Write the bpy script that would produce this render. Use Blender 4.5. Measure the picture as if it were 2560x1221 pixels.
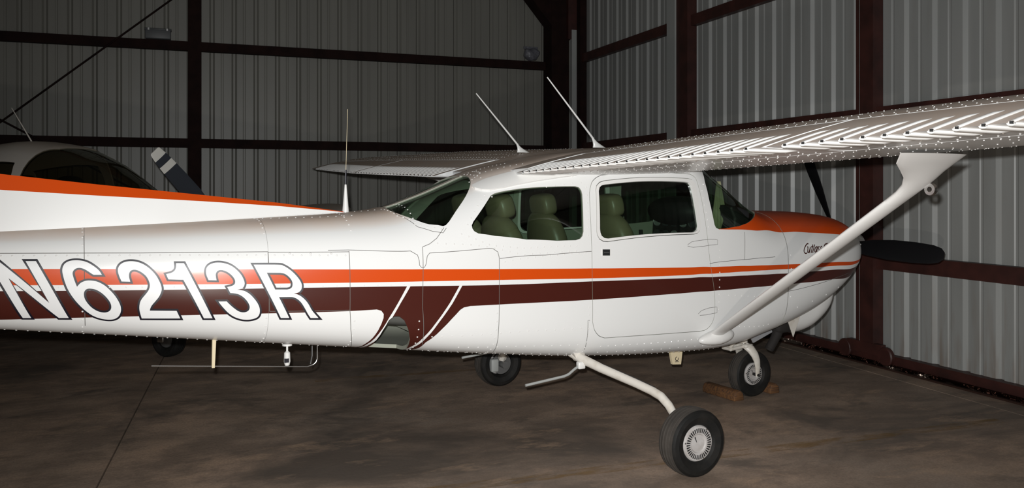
import bpy, bmesh, math, random
import numpy as np
from mathutils import Vector, Matrix, geometry
random.seed(7)
for o in list(bpy.data.objects): bpy.data.objects.remove(o)
sc = bpy.context.scene
COL = sc.collection
R = math.radians
# ---------------------------------------------------------------- camera, world, lights, exposure
cam = bpy.data.cameras.new('camera'); cam.sensor_width = 36; cam.sensor_fit = 'HORIZONTAL'
cam.lens = 36*2095/2560; cam.shift_y = -(610.5-475)/2560; cam.clip_start = .05; cam.clip_end = 200
cob = bpy.data.objects.new('camera', cam); COL.objects.link(cob)
cob.location = (0, 0, 1.6); cob.rotation_euler = (R(90), 0, R(-20.421)); sc.camera = cob
w = bpy.data.worlds.new('world'); sc.world = w; w.use_nodes = True
w.node_tree.nodes['Background'].inputs[0].default_value = (.5, .6, .8, 1)
w.node_tree.nodes['Background'].inputs[1].default_value = 0.0
def lamp(name, kind, loc, power, color, size, **kw):
    l = bpy.data.lights.new(name, kind); l.energy = power; l.color = color; l.shadow_soft_size = size
    for k, v in kw.items(): setattr(l, k, v)
    o = bpy.data.objects.new(name, l); COL.objects.link(o); o.location = loc
    return o
RX, RY = (math.cos(R(-20.421)), math.sin(R(-20.421))), (-math.sin(R(-20.421)), math.cos(R(-20.421)))
# the camera's own flash, just above the lens
fl = lamp('camera_flash', 'SPOT', (-.04*RX[0], -.04*RX[1], 1.6+.09), 985, (.985, 1, 1), .02, spot_size=R(106), spot_blend=1.0)
fl.rotation_euler = (R(90), 0, R(-24))
# a small warm work lamp at waist height just under the camera
wl = lamp('work_lamp', 'POINT', (.05, 0, .87), 125, (1, .92, .82), .03)
vs = sc.view_settings
sc.display_settings.display_device = 'sRGB'
vs.view_transform = 'Standard'; vs.look = 'None'; vs.exposure = 0.0; vs.gamma = 1; vs.use_curve_mapping = False
# ---------------------------------------------------------------- materials
MATS = {}
def mat(name, color, rough=.5, metal=0, spec=.5, coat=0, noise=None, bump=None, emit=None):
    m = bpy.data.materials.new(name); m.use_nodes = True; nt = m.node_tree; b = nt.nodes['Principled BSDF']
    b.inputs['Base Color'].default_value = (*color, 1); b.inputs['Roughness'].default_value = rough
    b.inputs['Metallic'].default_value = metal; b.inputs['Specular IOR Level'].default_value = spec
    if coat: b.inputs['Coat Weight'].default_value = coat; b.inputs['Coat Roughness'].default_value = .12
    if noise:   # (scale, second colour, contrast lo, hi[, stretch])
        tc = nt.nodes.new('ShaderNodeTexCoord'); mp = nt.nodes.new('ShaderNodeMapping'); nz = nt.nodes.new('ShaderNodeTexNoise')
        if len(noise) > 4: mp.inputs['Scale'].default_value = noise[4]
        nt.links.new(tc.outputs['Object'], mp.inputs[0]); nt.links.new(mp.outputs[0], nz.inputs['Vector'])
        nz.inputs['Scale'].default_value = noise[0]; nz.inputs['Detail'].default_value = 6
        mr = nt.nodes.new('ShaderNodeMapRange'); mr.inputs['From Min'].default_value = noise[2]; mr.inputs['From Max'].default_value = noise[3]
        mx = nt.nodes.new('ShaderNodeMix'); mx.data_type = 'RGBA'
        nt.links.new(nz.outputs['Fac'], mr.inputs['Value']); nt.links.new(mr.outputs[0], mx.inputs['Factor'])
        mx.inputs[6].default_value = (*color, 1); mx.inputs[7].default_value = (*noise[1], 1)
        nt.links.new(mx.outputs[2], b.inputs['Base Color'])
    if bump:
        tc = nt.nodes.new('ShaderNodeTexCoord'); nz = nt.nodes.new('ShaderNodeTexNoise'); nz.inputs['Scale'].default_value = bump[0]
        nz.inputs['Detail'].default_value = 4
        bp = nt.nodes.new('ShaderNodeBump'); bp.inputs['Strength'].default_value = bump[1]; bp.inputs['Distance'].default_value = bump[2] if len(bump) > 2 else .01
        nt.links.new(tc.outputs['Object'], nz.inputs['Vector']); nt.links.new(nz.outputs['Fac'], bp.inputs['Height']); nt.links.new(bp.outputs[0], b.inputs['Normal'])
    MATS[name] = m
    return m
def dusty(m, dust, amount):
    """hangar dust lying on upward facing surfaces"""
    nt = m.node_tree; b = nt.nodes['Principled BSDF']
    g = nt.nodes.new('ShaderNodeNewGeometry'); sx = nt.nodes.new('ShaderNodeSeparateXYZ'); mr = nt.nodes.new('ShaderNodeMapRange')
    nt.links.new(g.outputs['Normal'], sx.inputs[0]); nt.links.new(sx.outputs['Z'], mr.inputs['Value'])
    mr.inputs['From Min'].default_value = .70; mr.inputs['From Max'].default_value = .97
    tc = nt.nodes.new('ShaderNodeTexCoord'); nz = nt.nodes.new('ShaderNodeTexNoise'); nz.inputs['Scale'].default_value = 7; nz.inputs['Detail'].default_value = 8
    nt.links.new(tc.outputs['Object'], nz.inputs['Vector'])
    m2 = nt.nodes.new('ShaderNodeMapRange'); m2.inputs['From Min'].default_value = .3; m2.inputs['From Max'].default_value = .7
    m2.inputs['To Min'].default_value = amount*.75; m2.inputs['To Max'].default_value = amount
    nt.links.new(nz.outputs['Fac'], m2.inputs['Value'])
    mu = nt.nodes.new('ShaderNodeMath'); mu.operation = 'MULTIPLY'
    nt.links.new(mr.outputs[0], mu.inputs[0]); nt.links.new(m2.outputs[0], mu.inputs[1])
    mx = nt.nodes.new('ShaderNodeMix'); mx.data_type = 'RGBA'; nt.links.new(mu.outputs[0], mx.inputs['Factor'])
    mx.inputs[6].default_value = b.inputs['Base Color'].default_value; mx.inputs[7].default_value = (*dust, 1)
    nt.links.new(mx.outputs[2], b.inputs['Base Color'])
    r = nt.nodes.new('ShaderNodeMapRange'); nt.links.new(mu.outputs[0], r.inputs['Value'])
    r.inputs['To Min'].default_value = b.inputs['Roughness'].default_value; r.inputs['To Max'].default_value = .6
    nt.links.new(r.outputs[0], b.inputs['Roughness'])
def glass(name, tint, gloss=.06):
    m = bpy.data.materials.new(name); m.use_nodes = True; nt = m.node_tree; nt.nodes.clear()
    out = nt.nodes.new('ShaderNodeOutputMaterial'); t = nt.nodes.new('ShaderNodeBsdfTransparent'); g = nt.nodes.new('ShaderNodeBsdfGlossy')
    t.inputs[0].default_value = (*tint, 1); g.inputs['Roughness'].default_value = .03; g.inputs[0].default_value = (.9, .95, .92, 1)
    lw = nt.nodes.new('ShaderNodeLayerWeight'); lw.inputs[0].default_value = .5; pw = nt.nodes.new('ShaderNodeMath'); pw.operation = 'POWER'; pw.inputs[1].default_value = 4.0
    f = nt.nodes.new('ShaderNodeMapRange'); f.inputs['To Min'].default_value = .05; f.inputs['To Max'].default_value = .85; mx = nt.nodes.new('ShaderNodeMixShader')
    nt.links.new(lw.outputs['Facing'], pw.inputs[0]); nt.links.new(pw.outputs[0], f.inputs['Value'])
    nt.links.new(f.outputs[0], mx.inputs[0]); nt.links.new(t.outputs[0], mx.inputs[1]); nt.links.new(g.outputs[0], mx.inputs[2])
    nt.links.new(mx.outputs[0], out.inputs[0]); MATS[name] = m
    return m
DUST = (.80, .62, .50)
WHITE = mat('white_paint', (.80, .80, .79), .24, spec=.4)
dusty(WHITE, DUST, .92)
ORANGE = mat('orange_paint', (.62, .068, .005), .26, spec=.35); dusty(ORANGE, (.30, .055, .02), .7)
BROWN = mat('brown_paint', (.060, .0125, .0085), .26, spec=.3)
CLEANW = mat('clean_white', (.80, .79, .77), .32, coat=.2)
LETTERW = mat('letter_white', (.80, .80, .80), .35)
BLACK = mat('black_vinyl', (.006, .005, .012), .4)
SEAM = mat('seam_grey', (.13, .12, .11), .8)  # dark grey of the thin lines drawn along the skin joints
RUB = mat('tire_rubber', (.007, .0068, .0065), .7, spec=.3, noise=(14, (.016, .014, .012), .45, .75))
TREAD = mat('dusty_tread', (.050, .042, .035), .85, noise=(14, (.028, .024, .020), .35, .7))
HUBW = mat('hub_white', (.50, .48, .47), .45, noise=(18, (.36, .33, .31), .35, .75))
DARK = mat('dark_slot', (.008, .008, .008), .8)
CHROME = mat('bright_steel', (.70, .70, .70), .25, metal=1)
GREYM = mat('grey_metal', (.20, .20, .20), .45, metal=.6)
OLDW = mat('gear_white', (.70, .66, .60), .4, noise=(12, (.50, .44, .36), .5, .8))
SOOT = mat('sooty_metal', (.016, .013, .012), .8)
LEATH = mat('tan_leather', (.23, .19, .125), .38, bump=(60, .12, .004))
LINING = mat('cabin_lining', (.33, .34, .28), .8)
PANELB = mat('panel_black', (.010, .011, .012), .6)
CREAM = mat('cream_plastic', (.74, .63, .42), .45)
WOODO = mat('chock_wood', (.17, .075, .024), .8, noise=(9, (.055, .026, .014), .35, .7, (1, 8, 8)))
GL = None
TINT = glass('green_glass', (.46, .57, .48))
SMOKE = glass('smoked_glass', (.50, .48, .40))
FABRIC = mat('olive_cloth', (.30, .30, .18), .9)
# ---------------------------------------------------------------- helpers
def link(o, parent=None):
    COL.objects.link(o)
    if parent is not None: o.parent = parent
    return o
def empty(name, loc=(0, 0, 0), rz=0, parent=None):
    o = bpy.data.objects.new(name, None); o.location = loc; o.rotation_euler = (0, 0, rz); o.empty_display_size = .2
    return link(o, parent)
def tag(o, label=None, cat=None, group=None, kind=None):
    if label: o['label'] = label
    if cat: o['category'] = cat
    if group: o['group'] = group
    if kind: o['kind'] = kind
    return o
def mesh(name, verts, faces, mats, parent=None, smooth=False, mi=None, angle=None):
    me = bpy.data.meshes.new(name); me.from_pydata([tuple(map(float, v)) for v in verts], [], faces); me.update()
    for m in (mats if isinstance(mats, (list, tuple)) else [mats]): me.materials.append(m)
    if mi is not None: me.polygons.foreach_set('material_index', mi)
    if smooth:
        me.polygons.foreach_set('use_smooth', [True]*len(me.polygons))
        if angle: me.set_sharp_from_angle(angle=R(angle))
    return link(bpy.data.objects.new(name, me), parent)
class MB:
    def __init__(s): s.v = []; s.f = []
    def add(s, v, f):
        n = len(s.v); s.v += [tuple(p) for p in v]; s.f += [tuple(i+n for i in q) for q in f]
    def box(s, lo, hi):
        x0, y0, z0 = lo; x1, y1, z1 = hi
        s.add([(x0,y0,z0),(x1,y0,z0),(x1,y1,z0),(x0,y1,z0),(x0,y0,z1),(x1,y0,z1),(x1,y1,z1),(x0,y1,z1)],
              [(0,3,2,1),(4,5,6,7),(0,1,5,4),(1,2,6,5),(2,3,7,6),(3,0,4,7)])
    def tube(s, path, rad, n=10, sx=1.0, up=None, cap=True):
        P = [Vector(p) for p in path]; rs = rad if isinstance(rad, (list, tuple)) else [rad]*len(P)
        rings = []; ref = Vector(up) if up else None
        for i, p in enumerate(P):
            d = (P[min(i+1, len(P)-1)]-P[max(i-1, 0)]).normalized()
            if ref is None:
                ref = Vector((0, 0, 1)) if abs(d.z) < .9 else Vector((1, 0, 0))
            a = (ref-d*ref.dot(d)).normalized(); b = d.cross(a)
            if not up: ref = a
            rings.append([p+a*(rs[i]*math.cos(t*2*math.pi/n)*sx)+b*(rs[i]*math.sin(t*2*math.pi/n)) for t in range(n)])
        v = [q for r in rings for q in r]; f = []
        for i in range(len(P)-1):
            for t in range(n): f.append((i*n+t, i*n+(t+1) % n, (i+1)*n+(t+1) % n, (i+1)*n+t))
        if cap: f.append(tuple(range(n))[::-1]); f.append(tuple(range((len(P)-1)*n, len(P)*n)))
        s.add(v, f)
    def lathe(s, prof, c, axis='y', n=40, closed=False):
        v = []; f = []; m = len(prof)
        for t in range(n):
            a = t*2*math.pi/n
            for r, h in prof:
                p = {'y': (r*math.cos(a), h, r*math.sin(a)), 'z': (r*math.cos(a), r*math.sin(a), h), 'x': (h, r*math.cos(a), r*math.sin(a))}[axis]
                v.append((c[0]+p[0], c[1]+p[1], c[2]+p[2]))
        for t in range(n):
            u = (t+1) % n
            for i in range(m-1 if not closed else m):
                j = (i+1) % m; f.append((t*m+i, t*m+j, u*m+j, u*m+i))
        s.add(v, f)
    def prism(s, poly, d):   # poly: 3d points, d: extrusion vector
        n = len(poly); d = Vector(d); a = [Vector(p) for p in poly]
        s.add([*a, *[p+d for p in a]], [tuple(range(n))[::-1], tuple(range(n, 2*n))]+[(i, (i+1) % n, n+(i+1) % n, n+i) for i in range(n)])
    def build(s, name, m, parent=None, smooth=False, angle=40, fix=True):
        o = mesh(name, s.v, s.f, m, parent)
        if fix:
            bm = bmesh.new(); bm.from_mesh(o.data); bmesh.ops.recalc_face_normals(bm, faces=bm.faces); bm.to_mesh(o.data); bm.free()
        if smooth:
            o.data.polygons.foreach_set('use_smooth', [True]*len(o.data.polygons)); o.data.set_sharp_from_angle(angle=R(angle))
        return o
def bevel(o, wd, seg=3):
    bm = bmesh.new(); bm.from_mesh(o.data)
    bmesh.ops.bevel(bm, geom=bm.edges[:], offset=wd, segments=seg, profile=.5, affect='EDGES', clamp_overlap=True)
    bm.to_mesh(o.data); bm.free(); o.data.polygons.foreach_set('use_smooth', [True]*len(o.data.polygons)); o.data.set_sharp_from_angle(angle=R(50))
    return o
def blob(name, c, half, n, m, parent, rot=None, su=20, sv=14, warp=None):
    """superellipsoid cushion"""
    v = []; f = []
    def e(t, p): return math.copysign(abs(t)**p, t)
    for j in range(sv+1):
        b = -math.pi/2+math.pi*j/sv
        for i in range(su):
            a = 2*math.pi*i/su
            p = Vector((half[0]*e(math.cos(b), 2/n)*e(math.cos(a), 2/n), half[1]*e(math.cos(b), 2/n)*e(math.sin(a), 2/n), half[2]*e(math.sin(b), 2/n)))
            if warp: p = Vector(warp(p))
            if rot: p = rot @ p
            v.append(p+Vector(c))
    for j in range(sv):
        for i in range(su): f.append((j*su+i, j*su+(i+1) % su, (j+1)*su+(i+1) % su, (j+1)*su+i))
    return mesh(name, v, f, m, parent, smooth=True)
# ---------------------------------------------------------------- lofted bodies
def pchip(xs, ys):
    xs = np.array(xs, float); ys = np.array(ys, float); h = np.diff(xs); d = np.diff(ys)/h
    m = np.zeros(len(xs)); m[0] = d[0]; m[-1] = d[-1]
    for i in range(1, len(xs)-1):
        if d[i-1]*d[i] > 0:
            w1 = 2*h[i]+h[i-1]; w2 = h[i]+2*h[i-1]; m[i] = (w1+w2)/(w1/d[i-1]+w2/d[i])
    def f(x):
        x = np.clip(np.asarray(x, float), xs[0], xs[-1]); i = np.clip(np.searchsorted(xs, x)-1, 0, len(xs)-2)
        t = (x-xs[i])/h[i]
        return (2*t**3-3*t*t+1)*ys[i]+(t**3-2*t*t+t)*h[i]*m[i]+(-2*t**3+3*t*t)*ys[i+1]+(t**3-t*t)*h[i]*m[i+1]
    return f
class Loft:
    """section loft; u runs 0 belly centre, 1 top centre, 2 belly centre again (right side first)"""
    def __init__(s, HW, ZB, ZT, NL, NU, ZC, xs, ns=241):
        s.xs = xs; s.ns = ns; s.p = [pchip(*q) for q in (HW, ZB, ZT, NL, NU, ZC)]
        T = [s.section(x) for x in xs]; s.ty = np.array([a for a, b in T]); s.tz = np.array([b for a, b in T])
    def section(s, x):
        hw, zb, zt, nl, nu, zc = [float(f(x)) for f in s.p]
        th = np.linspace(0, np.pi, s.ns*2); si = np.sin(th); c = np.cos(th); n = np.where(c > 0, nl, nu)
        y = -hw*np.abs(si)**(2/n); h = np.where(c > 0, zc-zb, zt-zc); z = zc-h*np.sign(c)*np.abs(c)**(2/n)
        L = np.concatenate([[0], np.cumsum(np.hypot(np.diff(y), np.diff(z)))]); u = np.linspace(0, 1, s.ns)
        return np.interp(u*L[-1], L, y), np.interp(u*L[-1], L, z)
    def pos(s, x, u):
        x = np.asarray(x, float); u = np.asarray(u, float); left = u > 1; uu = np.where(left, 2-u, u)
        i = np.clip(np.searchsorted(s.xs, x)-1, 0, len(s.xs)-2); t = np.clip((x-s.xs[i])/(s.xs[i+1]-s.xs[i]), 0, 1)
        k = np.clip(uu*(s.ns-1), 0, s.ns-1); j = np.clip(k.astype(int), 0, s.ns-2); v = k-j
        bl = lambda T: (T[i, j]*(1-v)+T[i, j+1]*v)*(1-t)+(T[i+1, j]*(1-v)+T[i+1, j+1]*v)*t
        y = bl(s.ty)
        return np.stack([x, np.where(left, -y, y), bl(s.tz)], -1)
    def nrm(s, x, u):
        x = np.asarray(x, float); u = np.asarray(u, float); h = .012; g = .008
        a = s.pos(np.clip(x+h, s.xs[0], s.xs[-1]), u)-s.pos(np.clip(x-h, s.xs[0], s.xs[-1]), u)
        # crossing the centre lines is smooth because of symmetry
        def P(v):
            v = np.where(v < 0, -v, v); fl = np.where(v > 2, 4-v, v); return s.pos(x, fl)
        b = P(u+g)-P(u-g)
        neg = (u-g) < 0; big = (u+g) > 2
        if np.any(neg): q = P(u-g); q[..., 1] *= -1; b = np.where(neg[..., None], P(u+g)-q, b)
        if np.any(big): q = P(u+g); q[..., 1] *= -1; b = np.where(big[..., None], q-P(u-g), b)
        n = np.cross(a, b); return n/np.maximum(np.linalg.norm(n, axis=-1, keepdims=True), 1e-9)
    def u_of(s, x, z):
        i = int(np.clip(np.searchsorted(s.xs, x)-1, 0, len(s.xs)-2)); t = (x-s.xs[i])/(s.xs[i+1]-s.xs[i])
        return float(np.interp(z, s.tz[i]*(1-t)+s.tz[i+1]*t, np.linspace(0, 1, s.ns)))
def inside(poly, P):
    r = np.zeros(len(P), bool); q = np.array(poly); n = len(q); j = n-1
    for i in range(n):
        (xi, yi), (xj, yj) = q[i], q[j]
        if yi != yj:
            c = ((yi > P[:, 1]) != (yj > P[:, 1])) & (P[:, 0] < (xj-xi)*(P[:, 1]-yi)/(yj-yi)+xi); r ^= c
        j = i
    return r
VS = 1.6
def dens(poly, step, closed=True):
    out = []; n = len(poly)
    for i in range(n if closed else n-1):
        a = np.array(poly[i][:2], float); b = np.array(poly[(i+1) % n][:2], float); k = max(1, int(math.ceil(math.hypot(b[0]-a[0], (b[1]-a[1])*VS)/step)))
        out += [tuple(a+(b-a)*t/k) for t in range(k)]
    if not closed: out.append(tuple(map(float, poly[-1][:2])))
    return out
def skin(name, loft, loops, mats, parent, step=.05, thick=0., off=0., paint=(), grid=True, inner=None):
    """piece of a loft's surface bounded by loops in (x,u); paint = [(polygon, material index)]"""
    loops = [dens(l, step) for l in loops]; V = []; E = []
    for l in loops:
        n0 = len(V); V += l; E += [(n0+i, n0+(i+1) % len(l)) for i in range(len(l))]
    o = np.array(loops[0]); lo, hi = o.min(0), o.max(0)
    for poly, k in paint:
        l = dens(poly, step); a = np.array(l)
        if a[:, 0].max() < lo[0] or a[:, 0].min() > hi[0]: continue
        n0 = len(V); V += l; E += [(n0+i, n0+(i+1) % len(l)) for i in range(len(l))]
    if grid:
        gx = np.arange(lo[0]+step/2, hi[0], step); gu = np.arange(lo[1]+step/VS/2, hi[1], step/VS)
        G = np.array([(a, b) for a in gx for b in gu]).reshape(-1, 2)
        if len(G):
            m = inside(loops[0], G)
            for l in loops[1:]: m &= ~inside(l, G)
            V += [tuple(g) for g in G[m]]
    r = geometry.delaunay_2d_cdt([Vector((a, b*VS)) for a, b in V], E, [], 0, 1e-6)
    P = np.array([(p.x, p.y/VS) for p in r[0]]); F = np.array([f for f in r[2] if len(f) == 3])
    C = P[F].mean(1); k = inside(loops[0], C)
    for l in loops[1:]: k &= ~inside(l, C)
    F = F[k]; C = C[k]
    ar = (P[F[:, 1], 0]-P[F[:, 0], 0])*(P[F[:, 2], 1]-P[F[:, 0], 1])-(P[F[:, 1], 1]-P[F[:, 0], 1])*(P[F[:, 2], 0]-P[F[:, 0], 0])
    F[ar < 0] = F[ar < 0][:, ::-1]; F = F[np.abs(ar) > 1e-10]; C = P[F].mean(1)
    mi = np.zeros(len(F), int)
    for poly, kk in paint: mi[inside(poly, C)] = kk
    used = np.unique(F); ren = -np.ones(len(P), int); ren[used] = np.arange(len(used)); F = ren[F]; P = P[used]
    X = loft.pos(P[:, 0], P[:, 1]); N = loft.nrm(P[:, 0], P[:, 1]); X = X+N*off
    verts = X; faces = F.tolist(); mis = mi.tolist(); ln = [N[f] for f in F]
    if thick:
        n = len(X); verts = np.vstack([X, X-N*thick]); im = len(mats)-1 if inner is None else inner
        faces += [[a+n for a in f[::-1]] for f in F.tolist()]; mis += [im]*len(F); ln += [-N[f[::-1]] for f in F]
        from collections import Counter
        ed = {}
        for f in F.tolist():
            for i in range(3): ed[(f[i], f[(i+1) % 3])] = 1
        for (a, b) in list(ed):
            if (b, a) not in ed:
                faces.append([a, a+n, b+n, b]); mis.append(im)
                q = np.cross(verts[b]-verts[a], N[a]); q = q/max(np.linalg.norm(q), 1e-9); ln.append(np.array([q]*4))
    ob = mesh(name, verts, faces, mats, parent, smooth=True, mi=mis)
    try: ob.data.normals_split_custom_set([tuple(map(float, q)) for a in ln for q in a])
    except Exception as ex: print('normals', name, ex)
    return ob
def ribbon(mb, loft, pts, width, off, step=.03):
    """thin line drawn on a loft surface"""
    p = np.array(dens(pts, step, False)); X = loft.pos(p[:, 0], p[:, 1]); N = loft.nrm(p[:, 0], p[:, 1])
    T = np.gradient(X, axis=0); S = np.cross(N, T); S /= np.maximum(np.linalg.norm(S, axis=1, keepdims=True), 1e-9); n = len(X)
    mb.add(np.vstack([X+N*off+S*width/2, X+N*off-S*width/2]), [(i, i+1, n+i+1, n+i) for i in range(n-1)])
def rivet(mb, p, n, r=.0045, h=.0022):
    n = Vector(n); a = n.orthogonal().normalized(); b = n.cross(a); p = Vector(p)
    mb.add([p+a*(r*math.cos(t*math.pi/3))+b*(r*math.sin(t*math.pi/3)) for t in range(6)]+[p+n*h+a*(r*.55*math.cos(t*math.pi/3))+b*(r*.55*math.sin(t*math.pi/3)) for t in range(6)],
           [(t, (t+1) % 6, 6+(t+1) % 6, 6+t) for t in range(6)]+[(6, 7, 8, 9, 10, 11)])
def rivets(mb, loft, pts, sp, r=.0045, off=0.):
    p = np.array(dens(pts, .01, False)); X = loft.pos(p[:, 0], p[:, 1]); L = np.concatenate([[0], np.cumsum(np.linalg.norm(np.diff(X, axis=0), axis=1))])
    s = np.arange(sp/2, L[-1], sp); xs = np.interp(s, L, p[:, 0]); us = np.interp(s, L, p[:, 1]); X = loft.pos(xs, us); N = loft.nrm(xs, us)
    for a, b in zip(X, N): rivet(mb, a+b*off, b, r, r*.5)
def smooth_poly(pts, k=5):
    """Catmull-Rom through points; (x,u,1) marks a corner"""
    n = len(pts); out = []
    for i in range(n):
        p0, p1, p2, p3 = [np.array(pts[(i+j) % n][:2]) for j in (-1, 0, 1, 2)]; c1 = len(pts[i]) > 2 and pts[i][2]; c2 = len(pts[(i+1) % n]) > 2 and pts[(i+1) % n][2]
        if c1 and c2: out.append(tuple(p1)); continue
        m1 = (p2-p1) if c1 else (p2-p0)/2; m2 = (p2-p1) if c2 else (p3-p1)/2
        for j in range(k):
            t = j/k; out.append(tuple((2*t**3-3*t*t+1)*p1+(t**3-2*t*t+t)*m1+(-2*t**3+3*t*t)*p2+(t**3-t*t)*m2))
    return out
def offset_poly(poly, d, su):
    """grow a polygon outwards by d metres (u axis scaled by su metres per unit)"""
    q = np.array([(a, b*su) for a, b in poly]); x, y = q[:, 0], q[:, 1]
    if (x*np.roll(y, -1)-np.roll(x, -1)*y).sum() < 0: d = -d
    n = len(q); out = []
    for i in range(n):
        e1 = q[i]-q[i-1]; e2 = q[(i+1) % n]-q[i]; e1 = e1/max(np.linalg.norm(e1), 1e-9); e2 = e2/max(np.linalg.norm(e2), 1e-9)
        n1 = np.array([e1[1], -e1[0]]); n2 = np.array([e2[1], -e2[0]]); m = n1+n2; k = 1+n1.dot(n2)
        m = m/max(k, .32)
        out.append(q[i]+m*d)
    return [(a, b/su) for a, b in out]
# ================================================================ the hangar
XW, YW, HT = 5.86, 12.86, 5.0          # right wall plane, back wall plane, eave height
WALLM = mat('wall_sheet', (.235, .23, .205), .42, metal=0, noise=(1.3, (.20, .195, .175), .35, .7, (3, 3, .25)))
def rusty(m):
    nt = m.node_tree; b = nt.nodes['Principled BSDF']; src = b.inputs['Base Color'].links[0].from_socket
    g = nt.nodes.new('ShaderNodeNewGeometry'); sx = nt.nodes.new('ShaderNodeSeparateXYZ'); nt.links.new(g.outputs['Position'], sx.inputs[0])
    mp = nt.nodes.new('ShaderNodeMapping'); mp.inputs['Scale'].default_value = (9, 9, 1.1); nt.links.new(g.outputs['Position'], mp.inputs[0])
    nz = nt.nodes.new('ShaderNodeTexNoise'); nz.inputs['Scale'].default_value = 1.6; nz.inputs['Detail'].default_value = 7; nt.links.new(mp.outputs[0], nz.inputs['Vector'])
    mr = nt.nodes.new('ShaderNodeMapRange'); mr.inputs['From Min'].default_value = .50; mr.inputs['From Max'].default_value = .72; nt.links.new(nz.outputs['Fac'], mr.inputs['Value'])
    h = nt.nodes.new('ShaderNodeMapRange'); h.inputs['From Min'].default_value = .05; h.inputs['From Max'].default_value = .85; h.inputs['To Min'].default_value = .55; h.inputs['To Max'].default_value = .06
    nt.links.new(sx.outputs['Z'], h.inputs['Value'])
    mu = nt.nodes.new('ShaderNodeMath'); mu.operation = 'MULTIPLY'; nt.links.new(mr.outputs[0], mu.inputs[0]); nt.links.new(h.outputs[0], mu.inputs[1])
    mx = nt.nodes.new('ShaderNodeMix'); mx.data_type = 'RGBA'; nt.links.new(mu.outputs[0], mx.inputs['Factor']); nt.links.new(src, mx.inputs[6]); mx.inputs[7].default_value = (.17, .10, .055, 1)
    nt.links.new(mx.outputs[2], b.inputs['Base Color'])
DOORM = mat('door_sheet', (.34, .345, .335), .40, noise=(1.3, (.27, .275, .265), .35, .7, (3, 3, .25))); rusty(DOORM)
STEELB = mat('dark_steel', (.020, .0085, .007), .8, spec=.15, noise=(6, (.011, .005, .0045), .35, .7))  # darker copy of the frame steel, for the back wall and corner
STEEL = mat('red_oxide_steel', (.058, .017, .013), .55, noise=(6, (.030, .010, .008), .35, .7))
GALV = mat('pale_post', (.36, .37, .36), .5)
# --- floor slabs
FLOORM = bpy.data.materials.new('oily_concrete'); FLOORM.use_nodes = True
def floor_nodes(m):
    nt = m.node_tree; b = nt.nodes['Principled BSDF']; N = nt.nodes.new; Lk = nt.links.new
    g = N('ShaderNodeNewGeometry')
    def noise(scale, detail, sv=(1, 1, 1), rough=.6, dist=0):
        mp = N('ShaderNodeMapping'); mp.inputs['Scale'].default_value = sv; mp.inputs['Rotation'].default_value = (0, 0, R(-14)); Lk(g.outputs['Position'], mp.inputs[0])
        n = N('ShaderNodeTexNoise'); n.inputs['Scale'].default_value = scale; n.inputs['Detail'].default_value = detail; n.inputs['Roughness'].default_value = rough; n.inputs['Distortion'].default_value = dist
        Lk(mp.outputs[0], n.inputs['Vector']); return n.outputs['Fac']
    def rng(s, a, bb, c=0., d=1.):
        r = N('ShaderNodeMapRange'); Lk(s, r.inputs['Value'])
        for k, v in zip(('From Min', 'From Max', 'To Min', 'To Max'), (a, bb, c, d)): r.inputs[k].default_value = v
        return r.outputs[0]
    def mix(f, c1, c2):
        x = N('ShaderNodeMix'); x.data_type = 'RGBA'; Lk(f, x.inputs['Factor'])
        for i, c in ((6, c1), (7, c2)):
            if isinstance(c, tuple): x.inputs[i].default_value = (*c, 1)
            else: Lk(c, x.inputs[i])
        return x.outputs[2]
    c = mix(rng(noise(.5, 5, (1, 1.2, 1)), .38, .62), (.46, .325, .235), (.30, .235, .185))
    c = mix(rng(noise(2.0, 8, (.85, 1.2, 1), .72), .42, .58), c, (.25, .185, .14))
    c = mix(rng(noise(.62, 5, (.8, 1.1, 1), .62, .8), .50, .64, 0, .88), c, (.095, .078, .065))       # oil stains
    c = mix(rng(noise(1.7, 7, (.75, 1.15, 1), .7, .4), .54, .66, 0, .75), c, (.11, .09, .074))
    c = mix(rng(noise(2.6, 7, (.6, 1.4, 1), .72), .55, .70, 0, .75), c, (.52, .36, .245))               # dust scuffs
    c = mix(rng(noise(70, 3), .35, .75, 0, .45), c, (.12, .09, .07))
    Lk(c, b.inputs['Base Color'])
    Lk(rng(noise(1.4, 5), .3, .7, .55, .8), b.inputs['Roughness'])
    bp = N('ShaderNodeBump'); bp.inputs['Strength'].default_value = .25; bp.inputs['Distance'].default_value = .006
    Lk(noise(35, 6), bp.inputs['Height']); Lk(bp.outputs[0], b.inputs['Normal'])
floor_nodes(FLOORM)
X0, Y0 = -10.2, -4.6
GROUT = mat('joint_dirt', (.02, .017, .014), .95)
mb = MB(); mb.box((X0-.2, Y0-.2, -.20), (XW+.4, YW+.3, -.022)); floor = mb.build('floor', GROUT); tag(floor, kind='structure', label='stained brown concrete hangar floor')
jx = lambda y: -.52+(y-5)*.053
for a, b_ in ((lambda y: X0-.2, lambda y: jx(y)-.005), (lambda y: jx(y)+.005, lambda y: 5.50+(y-5.7)*.03), (lambda y: 5.512+(y-5.7)*.03, lambda y: XW+.4)):
    mb = MB(); p = [(a(Y0-.2), Y0-.2), (b_(Y0-.2), Y0-.2), (b_(YW+.3), YW+.3), (a(YW+.3), YW+.3)]
    mb.prism([(x, y, -.022) for x, y in p], (0, 0, .022)); mb.build('concrete_slab', FLOORM, floor)
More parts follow.
